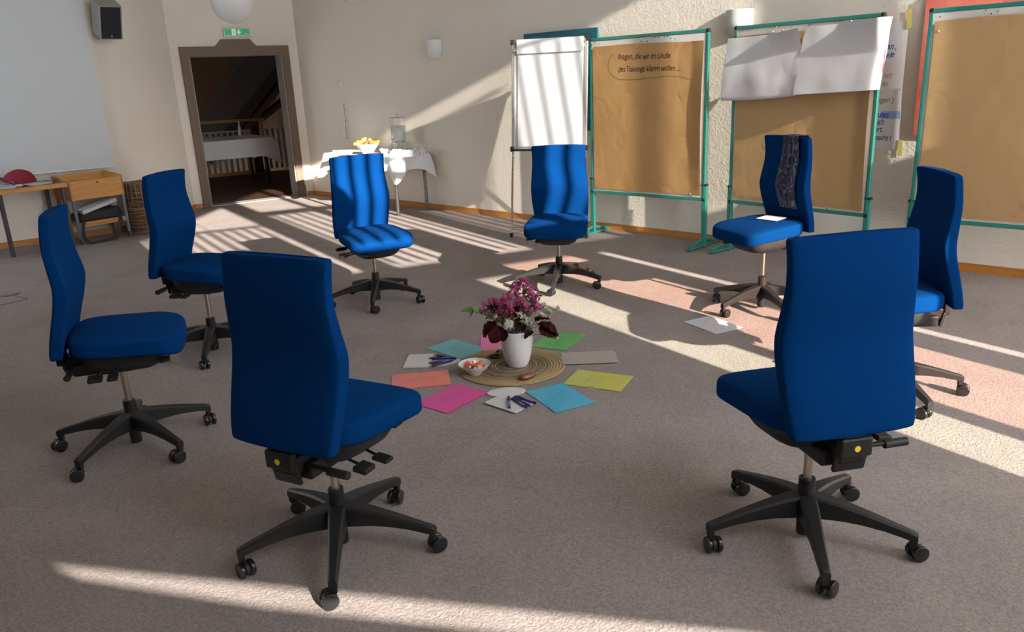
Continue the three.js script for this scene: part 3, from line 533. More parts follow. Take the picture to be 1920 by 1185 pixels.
const petalRing = (n, r, L) => merge(Array.from({ length: n }, (_, k) => { const g = new THREE.ConeGeometry(r, L, 4, 1).scale(1, 1, 0.35).translate(0, L / 2, 0).rotateX(1.15); return g.rotateY(k / n * Math.PI * 2); }));
const FLORET = petalRing(5, 0.0036, 0.0135), WFLORET = petalRing(5, 0.0027, 0.0075);
const mouth = (x = 0, z = 0) => V(VASE.x + x, VASE.y + VH - 0.06, VASE.z + z);
function stemTo(tip, sag = 0) { const b = mouth(rr(-0.05, 0.05), rr(-0.05, 0.05)), m = b.clone().lerp(tip, 0.55); m.y += 0.03 - sag; return { curve: new THREE.CatmullRomCurve3([b, m, tip]), g: new THREE.TubeGeometry(new THREE.CatmullRomCurve3([b, m, tip]), 10, 0.0016, 5) }; }
function pinkStem(tip, n, spread, label) {
  const t = thing('pink_flower', label, 'flower', [0, 0, 0], 0, 'pink flowers in the vase'); const { g, curve } = stemTo(tip);
  part('stem', g, stemM, t);
  const gs = pinkM.map(() => []), ls = [], tw = [];
  for (let k = 0; k < n; k++) { const d = rdir(0.5), p = tip.clone().addScaledVector(d, spread * Math.cbrt(rnd()) * 1).add(V(0, 0, 0)); const m = Math.floor(rr(0, 3.99)); gs[m].push(FLORET.clone().applyMatrix4(new THREE.Matrix4().compose(p, new THREE.Quaternion().setFromUnitVectors(V(0, 1, 0), d), V(1, 1, 1).multiplyScalar(rr(0.7, 1.25))))); if (k % 3 === 0) tw.push(new THREE.TubeGeometry(new THREE.LineCurve3(tip.clone().addScaledVector(V(0, -1, 0), spread * 0.6), p), 1, 0.0007, 4)); }
  const all = ['florets', 'florets', 'florets', 'florets']; gs.forEach((a, i) => { if (a.length) { const m = part(all[i], a, pinkM[i], t); m.userData.kind = 'stuff'; } });
  if (tw.length) part('stalks', tw, mat(lin(0.16, 0.05, 0.05)), t).userData.kind = 'stuff';
  for (let k = 0; k < 16; k++) { const p = curve.getPoint(rr(0.5, 1)), d = rdir(0.1); ls.push(leafGeo(rr(0.024, 0.044), rr(0.005, 0.009), 0.3, 0, 5).applyMatrix4(orient(p, d, rr(0, 6)))); }
  part('leaves', ls, leafM, t).userData.kind = 'stuff';
}
function whiteStem(tip, n, spread, fine, label) {
  const t = thing('white_flower', label, 'flower', [0, 0, 0], 0, 'white flower umbels in the vase'); const { g, curve } = stemTo(tip);
  part('stem', g, stemM, t);
  const fl = [], st = [], ax = tip.clone().sub(curve.getPoint(0.7)).normalize(), root = tip.clone().addScaledVector(ax, -spread * 0.7);
  for (let k = 0; k < n; k++) { const d = ax.clone().addScaledVector(rdir(), 0.85).normalize(), p = root.clone().addScaledVector(d, spread * rr(0.75, 1.15)); for (let j = 0; j < 3; j++) fl.push(WFLORET.clone().applyMatrix4(new THREE.Matrix4().compose(p.clone().addScaledVector(rdir(), 0.004), new THREE.Quaternion().setFromUnitVectors(V(0, 1, 0), d), V(1, 1, 1).multiplyScalar(rr(0.8, 1.2) * fine)))); st.push(new THREE.TubeGeometry(new THREE.LineCurve3(root, p), 1, 0.0006, 4)); }
  part('florets', fl, whiteF, t).userData.kind = 'stuff'; part('stalks', st, greenF, t).userData.kind = 'stuff';
  const ls = []; for (let k = 0; k < 5; k++) ls.push(leafGeo(rr(0.025, 0.04), rr(0.003, 0.005), 0.3, 0, 5).applyMatrix4(orient(curve.getPoint(rr(0.5, 0.9)), rdir(0.3), rr(0, 6)))); part('leaves', ls, greenF, t).userData.kind = 'stuff';
}
const ctr = (px, py, off = 0) => onPlane(px, py, V(VASE.x, 0, VASE.z + off), V(0, 0, 1));
[[980, 532, 0.0, 46, 0.032], [965, 545, 0.03, 40, 0.034], [992, 548, -0.02, 46, 0.034], [1003, 560, 0.01, 30, 0.028], [950, 562, 0.05, 34, 0.032], [975, 570, 0.06, 40, 0.036], [945, 575, 0.07, 46, 0.034], [955, 585, 0.08, 34, 0.03], [922, 566, 0.03, 18, 0.020], [908, 572, 0.04, 9, 0.012], [985, 580, 0.05, 30, 0.030], [935, 590, 0.06, 22, 0.022], [996, 585, 0.07, 8, 0.010], [934, 600, 0.09, 12, 0.010], [930, 570, -0.04, 22, 0.028], [1000, 570, -0.06, 26, 0.03], [905, 582, 0.05, 10, 0.016], [916, 590, 0.06, 12, 0.018], [920, 578, 0.0, 14, 0.022], [1008, 577, 0.04, 14, 0.02]].forEach(([x, y, o, n, s], i) => pinkStem(ctr(x, y, o), Math.round(n * 1.25), s * 1.08, 'stem of small deep pink flowers in the white vase'));
[[1030, 585, 0.0, 26, 0.030, 1.0, 0], [1018, 592, 0.03, 26, 0.030, 1.1, 0], [1022, 574, -0.03, 22, 0.026, 0.9, 0], [1046, 578, 0.0, 16, 0.018, 0.8, 0], [953, 609, 0.125, 34, 0.026, 1.25, 1], [927, 592, 0.06, 14, 0.016, 0.9, 0], [895, 585, 0.02, 20, 0.018, 0.7, 0], [985, 598, 0.10, 16, 0.03, 0.6, 0], [995, 606, 0.09, 16, 0.03, 0.6, 0], [1044, 636, 0.06, 16, 0.014, 0.8, 2], [975, 590, 0.11, 14, 0.024, 0.7, 0]].forEach(([x, y, o, n, s, f, k]) => whiteStem(ctr(x, y, o), n, s, f, ['stem of tiny white flowers in the white vase', 'round white flower umbel just above the rim of the white vase', 'white flower umbel drooping over the green folder'][k]));
// burgundy leaves: broad, crinkled
function broadLeaf(px, py, off, L, W, dir, roll, k) {
  const t = thing('burgundy_leaf', ['dark burgundy leaf drooping over the vase rim towards the candy bowl', 'dark burgundy leaf cluster spreading over the green folder', 'dark burgundy leaf among the pink flowers'][k], 'leaf', [0, 0, 0], 0, 'burgundy leaves in the vase');
  const p = ctr(px, py, off), n = 14, m = 8, D = dir.clone().normalize();
  const blade = sheet((u, v) => { const w = W * Math.sin(Math.PI * Math.min(1, v * 0.92 + 0.06)) ** 0.7 * (1 + 0.10 * Math.sin(v * 40)), s = u * 2 - 1; return [s * w, 0.35 * w * s * s - 0.35 * L * v * v + 0.004 * Math.sin(v * 22 + s * 5), L * v]; }, m, n, 0.0008).applyMatrix4(orient(p, D, roll));
  part('blade', blade, burg, t);
  part('stalk', new THREE.TubeGeometry(new THREE.CatmullRomCurve3([mouth(), mouth().lerp(p, 0.6).add(V(0, 0.02, 0)), p]), 8, 0.0015, 5), burgDark, t);
}
[[932, 605, 0.07, 0.10, 0.046, V(-0.85, -0.35, 0.35), 0.2, 0], [938, 612, 0.09, 0.095, 0.047, V(-0.5, -0.7, 0.4), -0.4, 0], [925, 612, 0.05, 0.07, 0.035, V(-0.8, -0.5, 0.2), 0.7, 0], [945, 618, 0.10, 0.06, 0.03, V(-0.2, -0.8, 0.5), 0.1, 0],
  [1008, 608, 0.05, 0.12, 0.05, V(0.92, -0.15, 0.3), -0.2, 1], [1012, 612, 0.07, 0.10, 0.045, V(0.88, -0.3, 0.4), 0.5, 1], [1005, 602, 0.04, 0.08, 0.04, V(0.7, 0.45, 0.3), 0, 1], [1000, 622, 0.09, 0.06, 0.025, V(-0.8, -0.1, 0.5), 0, 1],
  [962, 575, 0.04, 0.07, 0.03, V(0.1, -0.3, 1), 0.3, 2], [968, 596, 0.03, 0.06, 0.035, V(0.0, -0.5, 0.9), 0, 2], [976, 606, 0.04, 0.05, 0.03, V(0.2, -0.4, 0.9), 0.4, 2], [935, 575, 0.04, 0.06, 0.03, V(-0.7, 0.3, 0.6), 0, 2], [1000, 560, -0.02, 0.06, 0.02, V(0.7, 0.6, 0.3), 0, 2]].forEach((a) => broadLeaf(...a));
{
  const t = thing('leaf_sprig', 'bright green leaf sprig sticking out beyond the pink flowers', 'leaf');
  const p = ctr(892, 580, 0.05), q = ctr(940, 592, 0.05);
  part('stem', new THREE.TubeGeometry(new THREE.CatmullRomCurve3([mouth(), q, p]), 12, 0.002, 6), stemM, t);
  part('leaf', leafGeo(0.085, 0.024, 0.05).applyMatrix4(orient(p, V(-1, 0.0, 0.2), 0.9)), leafLight, t);
  part('leaf', leafGeo(0.06, 0.016, 0.3).applyMatrix4(orient(p, V(-0.7, -0.5, 0.4), 0.6)), leafLight, t);
  part('leaf', leafGeo(0.05, 0.014, 0.2).applyMatrix4(orient(p.clone().lerp(q, 0.2), V(-0.9, 0.35, 0.1), 1.2)), leafLight, t);
  part('leaf', leafGeo(0.05, 0.018, 0.3).applyMatrix4(orient(q, V(-0.6, -0.6, 0.5), 0.4)), leafLight, t);
  part('leaf', leafGeo(0.045, 0.016, 0.3).applyMatrix4(orient(q, V(-0.3, -0.3, 0.8), 0.4)), leafLight, t);
}
// folders: clear coloured cover with thumb notch over a printed sheet
function folder(px, color, label, notch, name = 'folder') { // px: four photo corners in order; built as a rectangle of A4 size fitted to them
  const P = px.map(([x, y]) => onLevel(x, y, 0.003)), c = P.reduce((a, p) => a.add(p.clone().multiplyScalar(0.25)), V()), e = P[1].clone().sub(P[0]).add(P[2].clone().sub(P[3])).normalize(), long = P[0].distanceTo(P[1]) + P[2].distanceTo(P[3]) > P[1].distanceTo(P[2]) + P[3].distanceTo(P[0]);
  const [L, W] = long ? [0.306, 0.218] : [0.218, 0.306], t = thing(name, label, 'folder', [c.x, 0.0006, c.z], Math.atan2(-e.z, e.x), 'coloured folders round the flowers');
  // outline in x (along first edge) and y; notch = [side, place]
  const s = new THREE.Shape(), r = 0.017, hw = L / 2, hh = W / 2; const [side, at] = notch ?? [-1, 0];
  s.moveTo(-hw, -hh); if (side === 0) { s.lineTo(at - r, -hh); s.absarc(at, -hh, r, Math.PI, 0, true); } s.lineTo(hw, -hh);
  if (side === 1) { s.lineTo(hw, at - r); s.absarc(hw, at, r, -Math.PI / 2, Math.PI / 2, true); } s.lineTo(hw, hh);
  if (side === 2) { s.lineTo(at + r, hh); s.absarc(at, hh, r, 0, Math.PI, true); } s.lineTo(-hw, hh);
  if (side === 3) { s.lineTo(-hw, at + r); s.absarc(-hw, at, r, Math.PI / 2, -Math.PI / 2, true); } s.lineTo(-hw, -hh);
  const flat = (g) => g.rotateX(-Math.PI / 2);
  part('back_cover', box(L, 0.0006, W, 0, 0.0003, 0), mat(color, { roughness: 0.35 }), t);
  part('sheets', box(L - 0.042, 0.0028, W - 0.042, 0, 0.002, 0), mat(lin(0.78, 0.79, 0.80)), t);
  const faint = tex(128, (u, v) => { const inT = u > 0.3 && u < 0.75 && v > 0.3 && v < 0.62, row = Math.floor(v * 22) % 2, ink = inT && row && vn(u * 90, Math.floor(v * 22) * 5, 128) > 0.45; const k = ink ? 0.90 : 1; return [k, k, k]; }, { color: true });
  const g = flat(new THREE.ExtrudeGeometry(s, { depth: 0.0006, bevelEnabled: false, curveSegments: 14 })).translate(0, 0.0036, 0), uv = g.attributes.uv, pp = g.attributes.position; for (let i = 0; i < uv.count; i++) uv.setXY(i, pp.getX(i) / L + 0.5, pp.getZ(i) / W + 0.5);
  part('front_cover', g, phys(color, { roughness: 0.38, map: faint, clearcoat: 0.2 }), t);
  return t;
}
const c7 = (l) => l.map(([x, y]) => [720 + x / 3.84, 500 + y / 3.84]);
folder(c7([[1030, 900], [1285, 838], [1508, 985], [1245, 1050]]), lin(0.07, 0.42, 0.62), 'sky blue folder beside the blue pens and white cards', [3, -0.05]);
folder(c7([[1300, 838], [1400, 745], [1784, 797], [1695, 898]]), lin(0.52, 0.54, 0.10), 'yellow-green folder beside the grey folder', [3, 0.0]);
folder(c7([[270, 990], [540, 838], [722, 915], [405, 1053]]), lin(0.62, 0.055, 0.30), 'magenta pink folder beside the salmon folder', [2, -0.02]);
folder(c7([[322, 590], [512, 518], [738, 598], [548, 665]]), lin(0.14, 0.50, 0.60), 'turquoise folder behind the candy bowl', [1, -0.03]);
folder(c7([[62, 785], [460, 745], [472, 850], [62, 885]]), lin(0.70, 0.19, 0.14), 'salmon coloured folder beside the magenta folder', [2, 0.0]);
folder(c7([[1083, 580], [1250, 475], [1413, 480], [1275, 600]]), lin(0.14, 0.42, 0.12), 'green folder half under the drooping burgundy leaves', [1, -0.06]);
folder(c7([[722, 580], [722, 500], [930, 500], [930, 580]]), lin(0.75, 0.16, 0.38), 'light pink folder hidden behind the vase', null);
{ // grey folder, empty
  const P = c7([[1280, 708], [1290, 615], [1655, 615], [1678, 708]]).map(([x, y]) => onLevel(x, y, 0.003)), c = P.reduce((a, p) => a.add(p.multiplyScalar(0.25)), V());
  const t = thing('folder', 'plain grey cardboard folder beside the round mat', 'folder', [c.x, 0.0006, c.z], -0.02, 'coloured folders round the flowers');
  const gm = mat(lin(0.40, 0.36, 0.33), { roughness: 0.8 });
  part('back_cover', box(0.306, 0.0015, 0.215, 0.004, 0.0008, 0.006), gm, t); part('front_cover', sheet((u, v) => [-0.15 + u * 0.300, 0.004 + 0.012 * v * v * 0.6, -0.107 + v * 0.212], 4, 8, 0.0012), gm, t);
}
// cards
const cardM = mat(lin(0.66, 0.65, 0.63), { roughness: 0.8 });
function ovalCard(px, py, a, b, turn, y, label) { const p = onLevel(px, py, y); const s = new THREE.Shape(); s.absellipse(0, 0, a, b, 0, Math.PI * 2); return single('oval_card', extrude(s, 0.004).rotateX(-Math.PI / 2).rotateY(turn).translate(p.x, y, p.z), cardM, label, 'card'); }
ovalCard(720 + 430 / 3.84, 500 + 690 / 3.84, 0.095, 0.055, 0.35, 0.0012, 'stack of white oval cards under the pens by the turquoise folder');
ovalCard(720 + 882 / 3.84, 500 + 905 / 3.84, 0.098, 0.055, 0.12, 0.0012, 'stack of white oval cards half under the square white cards');
{
  const P = c7([[130, 728], [180, 627], [362, 627], [322, 722]]).map(([x, y]) => onLevel(x, y, 0.008)), c = P.reduce((a, p) => a.add(p.clone().multiplyScalar(0.25)), V());
  single('card_stack', merge([rbox(0.145, 0.006, 0.205, 0.001, 0, 0.004, 0), rbox(0.145, 0.004, 0.205, 0.001, 0.002, 0.009, 0.001, 0.01)]).rotateY(-0.06).translate(c.x, 0, c.z), cardM, 'stack of square white cards beside the turquoise folder', 'card');
  const Q = c7([[718, 985], [860, 905], [1100, 985], [940, 1058]]).map(([x, y]) => onLevel(x, y, 0.008)), d = Q.reduce((a, p) => a.add(p.clone().multiplyScalar(0.25)), V()), e = Q[3].clone().sub(Q[0]);
  single('card_stack', rbox(0.205, 0.005, 0.145, 0.001).rotateY(Math.atan2(-e.z, e.x)).translate(d.x, 0.0085, d.z), cardM, 'square white cards carrying blue pens beside the sky blue folder', 'card');
}
// blue felt pens
const penM = mat(lin(0.01, 0.016, 0.14), { roughness: 0.35 }), penCap = mat(lin(0.006, 0.01, 0.09), { roughness: 0.35 }), penPrint = mat(lin(0.4, 0.45, 0.6));
function pen(x0, y0, x1, y1, h, label, group) {
  const a = onLevel(720 + x0 / 3.84, 500 + y0 / 3.84, h), b = onLevel(720 + x1 / 3.84, 500 + y1 / 3.84, h), d = b.clone().sub(a); d.y = 0; const c = a.clone().add(b).multiplyScalar(0.5);
  const t = thing('felt_pen', label, 'pen', [c.x, h, c.z], Math.atan2(-d.z, d.x), group), L = 0.13;
  part('barrel', [cyl(0.0065, 0.0065, 0.085, 0.0225, 0, 0, 12, 0, 0, Math.PI / 2)], penM, t); part('cap', [cyl(0.0072, 0.0068, 0.046, -0.043, 0, 0, 12, 0, 0, Math.PI / 2)], penCap, t); part('print', box(0.045, 0.0008, 0.004, 0.025, 0.0064, 0), penPrint, t);
}
const PG1 = 'blue pens on the oval cards', PG2 = 'blue pens on the square cards';
pen(320, 662, 500, 660, 0.0125, 'blue felt pen lying on the oval cards by the turquoise folder', PG1); pen(385, 640, 515, 662, 0.0125, 'blue felt pen lying on the oval cards by the turquoise folder', PG1); pen(340, 692, 470, 672, 0.0125, 'blue felt pen lying on the oval cards by the turquoise folder', PG1); pen(335, 716, 510, 668, 0.014, 'blue felt pen lying on the oval cards by the turquoise folder', PG1);
pen(897, 930, 903, 1022, 0.018, 'blue felt pen lying apart from three others on square cards', PG2); for (const l of [[918, 945, 1030, 1015], [932, 940, 1055, 1004], [942, 932, 1100, 985]]) pen(...l, 0.018, 'one of three crossed blue felt pens on square white cards', PG2);
// candy bowl
const BOWL = V(-0.212, 0.009, -3.925);
{
  const t = single('candy_bowl', lathe([[0.0005, 0.006], [0.032, 0.006], [0.034, 0], [0.036, 0.0], [0.040, 0.010], [0.062, 0.028], [0.078, 0.046], [0.088, 0.058], [0.086, 0.059], [0.074, 0.047], [0.058, 0.031], [0.036, 0.014], [0.0005, 0.011]], 48).translate(BOWL.x, BOWL.y, BOWL.z), phys(lin(0.72, 0.73, 0.75), { roughness: 0.25 }), 'small white porcelain bowl of candies on the straw mat', 'bowl');
  const cm = [[0.75, 0.08, 0.03], [0.85, 0.22, 0.03], [0.10, 0.02, 0.015], [0.05, 0.22, 0.12], [0.75, 0.70, 0.6], [0.7, 0.45, 0.05]].map((c) => phys(lin(...c), { roughness: 0.25, clearcoat: 0.4 })), nm = ['red', 'orange', 'dark brown', 'green', 'white', 'yellow'];
  const body = new RoundedBoxGeometry(0.024, 0.011, 0.016, 2, 0.004), fan = new THREE.ConeGeometry(0.008, 0.012, 7, 1, false);
  for (let k = 0; k < 24; k++) {
    const a = k * 2.4, r = 0.055 * Math.sqrt((k % 16 + 0.5) / 16), c = [0, 1, 2, 0, 1, 3, 0, 2, 1, 4, 0, 5][k % 12], y = BOWL.y + (k < 16 ? 0.026 + r * 0.35 : 0.042 + rr(0, 0.008));
    const o = thing('wrapped_candy', `${nm[c]} wrapped candy in the small white bowl`, 'candy', [BOWL.x + Math.cos(a) * r, y, BOWL.z + Math.sin(a) * r], rr(0, 6), 'candies in the bowl');
    o.rotation.set(rr(-0.5, 0.5), rr(0, 6), rr(-0.5, 0.5)); o.scale.setScalar(1.15);
    part('sweet', body, cm[c], o); for (const s of [-1, 1]) { const f = part('wrapper_end', fan, cm[(c === 4 ? 4 : k % 2 ? 4 : c)], o); f.position.x = s * 0.016; f.rotation.z = s * Math.PI / 2; }
  }
}
// polished shell-shaped wooden piece and dried curls
{
  const p = onLevel(720 + 1032 / 3.84, 500 + 800 / 3.84, 0.012), g = ball(0.05, 0, 0, 0, 1, 0.42, 0.5, 40, 20), at = g.attributes.position;
  for (let i = 0; i < at.count; i++) { const x = at.getX(i), y = at.getY(i), z = at.getZ(i), k = 1 + 0.03 * Math.sin(Math.atan2(y, z) * 14); at.setY(i, Math.max(-0.010, y * k)); at.setZ(i, z * k * (1 - 0.25 * x / 0.05)); } g.computeVertexNormals();
  const m = tex(128, (u, v) => { const k = cl(0.5 + 0.5 * Math.sin(v * 60 + 4 * fb(u, v, 6, 2))); return [0.30 + 0.22 * k, 0.17 + 0.13 * k, 0.08 + 0.07 * k]; }, { color: true });
  single('wooden_shell', g.rotateY(0.5).translate(p.x, 0.0195, p.z), phys(0xffffff, { map: m, roughness: 0.35, clearcoat: 0.3 }), 'shiny brown ribbed shell on the straw mat before the vase', 'shell');
  const q = onLevel(720 + 808 / 3.84, 500 + 645 / 3.84, 0.012), t = thing('dried_curl', 'dark dried seed pod curls on the straw mat behind the bowl', 'seed pod', [q.x, 0.009, q.z]);
  for (const [r, y, a, b, x] of [[0.026, 0.012, 1.2, 0.3, 0], [0.02, 0.018, 0.6, 1.4, 0.012], [0.03, 0.006, 1.5, 0.0, -0.006], [0.018, 0.02, 0.9, 2.4, 0.016]]) part('curl', new THREE.TorusGeometry(r, 0.0042, 8, 28, 5.2).scale(1.25, 1.1, 1.25).applyMatrix4(M4(x, y, 0, b, a)), mat(lin(0.05, 0.035, 0.022), { roughness: 0.4 }), t);
}
// printed sheet on the floor, floor outlet lid
{
  const m = tex(256, (u, v) => { const edge = u < 0.06 || u > 0.94 || v < 0.05 || v > 0.95, row = Math.floor(v * 34) % 2, ink = !edge && row && vn(u * 60, Math.floor(v * 34) * 3, 128) > 0.5; const k = ink ? 0.70 : 0.86; return [k, k, k * 1.03].map(cl); }, { color: true });
  const P = [[1283, 604], [1327, 593], [1388, 614], [1350, 625]].map(([x, y]) => onLevel(x, y, 0.002)), c = P.reduce((a, p) => a.add(p.clone().multiplyScalar(0.25)), V()), e = P[2].clone().sub(P[1]);
  single('printed_sheet', sheet((u, v) => [-0.15 + u * 0.3, 0.002 + 0.001 * Math.sin(u * 4), 0.106 - v * 0.212], 8, 4, 0.0006).rotateY(Math.atan2(-e.z, e.x)).translate(c.x, 0.0005, c.z), mat(0xffffff, { map: m, roughness: 0.7 }), 'printed paper sheet lying on the floor under the scarf chair', 'paper');
  const f = thing('floor_outlet', 'carpet-covered floor outlet lid with small metal flap', 'floor outlet', [-4.05, 0, -6.02], 0.95);
  part('frame', [box(0.3, 0.003, 0.005, 0, 0.0015, 0.15), box(0.3, 0.003, 0.005, 0, 0.0015, -0.15), box(0.005, 0.003, 0.3, 0.15, 0.0015, 0), box(0.005, 0.003, 0.3, -0.15, 0.0015, 0)], mat(lin(0.06, 0.055, 0.05)), f);
  part('lid', box(0.29, 0.002, 0.29, 0, 0.001, 0), C.carpet, f); part('flap', [box(0.12, 0.004, 0.05, 0.14, 0.003, -0.12, 0.2), box(0.03, 0.005, 0.025, 0.17, 0.0035, -0.11, 0.2)], mat(lin(0.10, 0.10, 0.09), { roughness: 0.4 }), f);
}

// ------------------------------------------------------------------ pendant globes, exit sign, screen, speaker
function globe(p, label) { const t = thing('pendant_lamp', label, 'pendant lamp', [p.x, 0, p.z], 0, 'white globe pendant lamps'); part('globe', ball(0.2, 0, p.y, 0, 1, 1, 1, 40, 28), mat(lin(0.70, 0.70, 0.68), { roughness: 0.4 }), t); part('cord', cyl(0.006, 0.006, HEIGHT - p.y - 0.2, 0, (HEIGHT + p.y + 0.2) / 2, 0, 8), C.white, t); part('cap', cyl(0.05, 0.03, 0.04, 0, p.y + 0.205, 0, 16), C.white, t); }
globe(V(-2.51, 2.325, -7.98), 'white globe pendant lamp hanging before the exit sign'); globe(V(-1.39, 2.47, -8.23), 'white globe pendant lamp hanging before the shaded wall above the buffet');
globe(V(1.34, 2.35, -1.33), 'white globe pendant lamp near the gable windows');
{
  const t = thing('exit_sign', 'green illuminated exit sign with running figure above the door', 'exit sign', [0, 0, 0]);
  const tx = wallText(512, 128, (x) => {
    x.fillStyle = '#12915f'; x.fillRect(0, 0, 512, 128); x.fillStyle = '#eaf6f2'; x.fillRect(150, 6, 76, 116); x.fillStyle = '#12915f';
    x.beginPath(); x.arc(196, 26, 10, 0, 7); x.fill(); x.lineWidth = 11; x.strokeStyle = '#12915f'; x.beginPath(); x.moveTo(190, 38); x.lineTo(180, 70); x.lineTo(204, 88); x.lineTo(196, 114); x.moveTo(180, 70); x.lineTo(168, 96); x.lineTo(154, 98); x.moveTo(188, 44); x.lineTo(212, 60); x.moveTo(188, 44); x.lineTo(166, 58); x.stroke();
    x.fillStyle = '#eaf6f2'; x.fillRect(284, 14, 22, 60); x.beginPath(); x.moveTo(252, 60); x.lineTo(338, 60); x.lineTo(295, 112); x.fill(); x.fillStyle = '#cfe8de'; x.fillRect(232, 8, 3, 112); x.fillRect(354, 8, 3, 112); x.fillRect(405, 96, 70, 5);
  });
  part('housing', rbox(0.345, 0.10, 0.045, 0.006, 0.873, 2.262, 0.024).applyMatrix4(DW.m), C.white, t);
  const g = new THREE.PlaneGeometry(0.325, 0.082).translate(0.873, 2.264, 0.0475).applyMatrix4(DW.m);
  part('sign_face', g, mat(0xffffff, { map: tx, emissive: 0xffffff, emissiveMap: tx, emissiveIntensity: 1.2, roughness: 0.4 }), t).userData.label = 'green face with white arrow';
}
{ // projection screen, its lower part in view
  const t = thing('projection_screen', 'large white projection screen hanging on the left wall', 'screen');
  const s1 = 3.632 - 1.653 + 1.262; part('fabric', sheet((u, v) => [s1 - 2.6 + u * 2.6, 0.755 + v * 3.0, 0.045 + 0.004 * Math.sin(u * 9 + v * 3) + 0.01 * (1 - v) * nz(u * 3, 2)], 24, 16, 0.002).applyMatrix4(LW.m), mat(lin(0.66, 0.70, 0.72), { roughness: 0.85 }), t);
  part('weight_bar', rbox(2.6, 0.018, 0.02, 0.006, s1 - 1.3, 0.752, 0.046).applyMatrix4(LW.m), C.white, t); part('housing', rbox(2.75, 0.11, 0.11, 0.02, s1 - 1.3, 3.80, 0.06).applyMatrix4(LW.m), C.white, t);
}
{ // loudspeaker tilted down from the wall
  const s = 3.632 - 1.653 + 1.43, p = LW.at(s, 2.315, 0.20), t = thing('loudspeaker', 'grey loudspeaker with black front on the left wall', 'loudspeaker', [p.x, 0, p.z], Math.atan2(LW.n.x, LW.n.z) + 0.05), tilt = (g) => g.applyMatrix4(M4(0, p.y, 0, 0, 0.42));
  part('cabinet', tilt(rbox(0.235, 0.36, 0.24, 0.008)), mat(lin(0.30, 0.30, 0.28), { roughness: 0.5 }), t); part('grille', tilt(rbox(0.20, 0.335, 0.012, 0.004, 0, 0, 0.122)), mat(lin(0.012, 0.013, 0.018), { roughness: 0.9 }), t);
  part('badge', tilt(cyl(0.011, 0.011, 0.004, 0, -0.14, 0.130, 18, Math.PI / 2)), C.chrome, t); part('bracket', [rod(V(0, p.y - 0.02, -0.06), V(0, p.y - 0.02, -0.195), 0.014)], C.grey, t);
}

// ------------------------------------------------------------------ desk, trolley, basket on the left
const metalLeg = mat(lin(0.07, 0.072, 0.08), { roughness: 0.35, metalness: 0.4 });
const DKA = V(-4.585, 0, -8.30), dkd = V(-0.645, 0, 0.765), dkn = V(0.765, 0, 0.645); // right front corner, direction to the left, normal to the front
const dk = (x, y, z) => DKA.clone().addScaledVector(dkd, x).addScaledVector(dkn, z).setY(y);
const dkm = new THREE.Matrix4().makeBasis(dkd.clone().negate(), V(0, 1, 0), dkn).setPosition(DKA);
{
  const t = thing('desk', 'long oak-edged desk on grey tube legs below the screen', 'desk');
  part('desk_top', rbox(1.5, 0.045, 0.54, 0.004, -0.75, 0.652, -0.27).applyMatrix4(dkm), C.oak, t);
  part('desk_surface', box(1.48, 0.002, 0.52, -0.75, 0.6755, -0.27).applyMatrix4(dkm), mat(lin(0.10, 0.10, 0.11), { roughness: 0.6 }), t);
  for (const [x, z] of [[-0.04, -0.05], [-0.63, -0.05], [-0.04, -0.48], [-0.63, -0.48], [-1.4, -0.05]]) part('leg', cyl(0.022, 0.022, 0.63, x, 0.315, z, 18).applyMatrix4(dkm), metalLeg, t);
}
const onDesk = (px, py) => { const p = onLevel(px, py, 0.69); return p; };
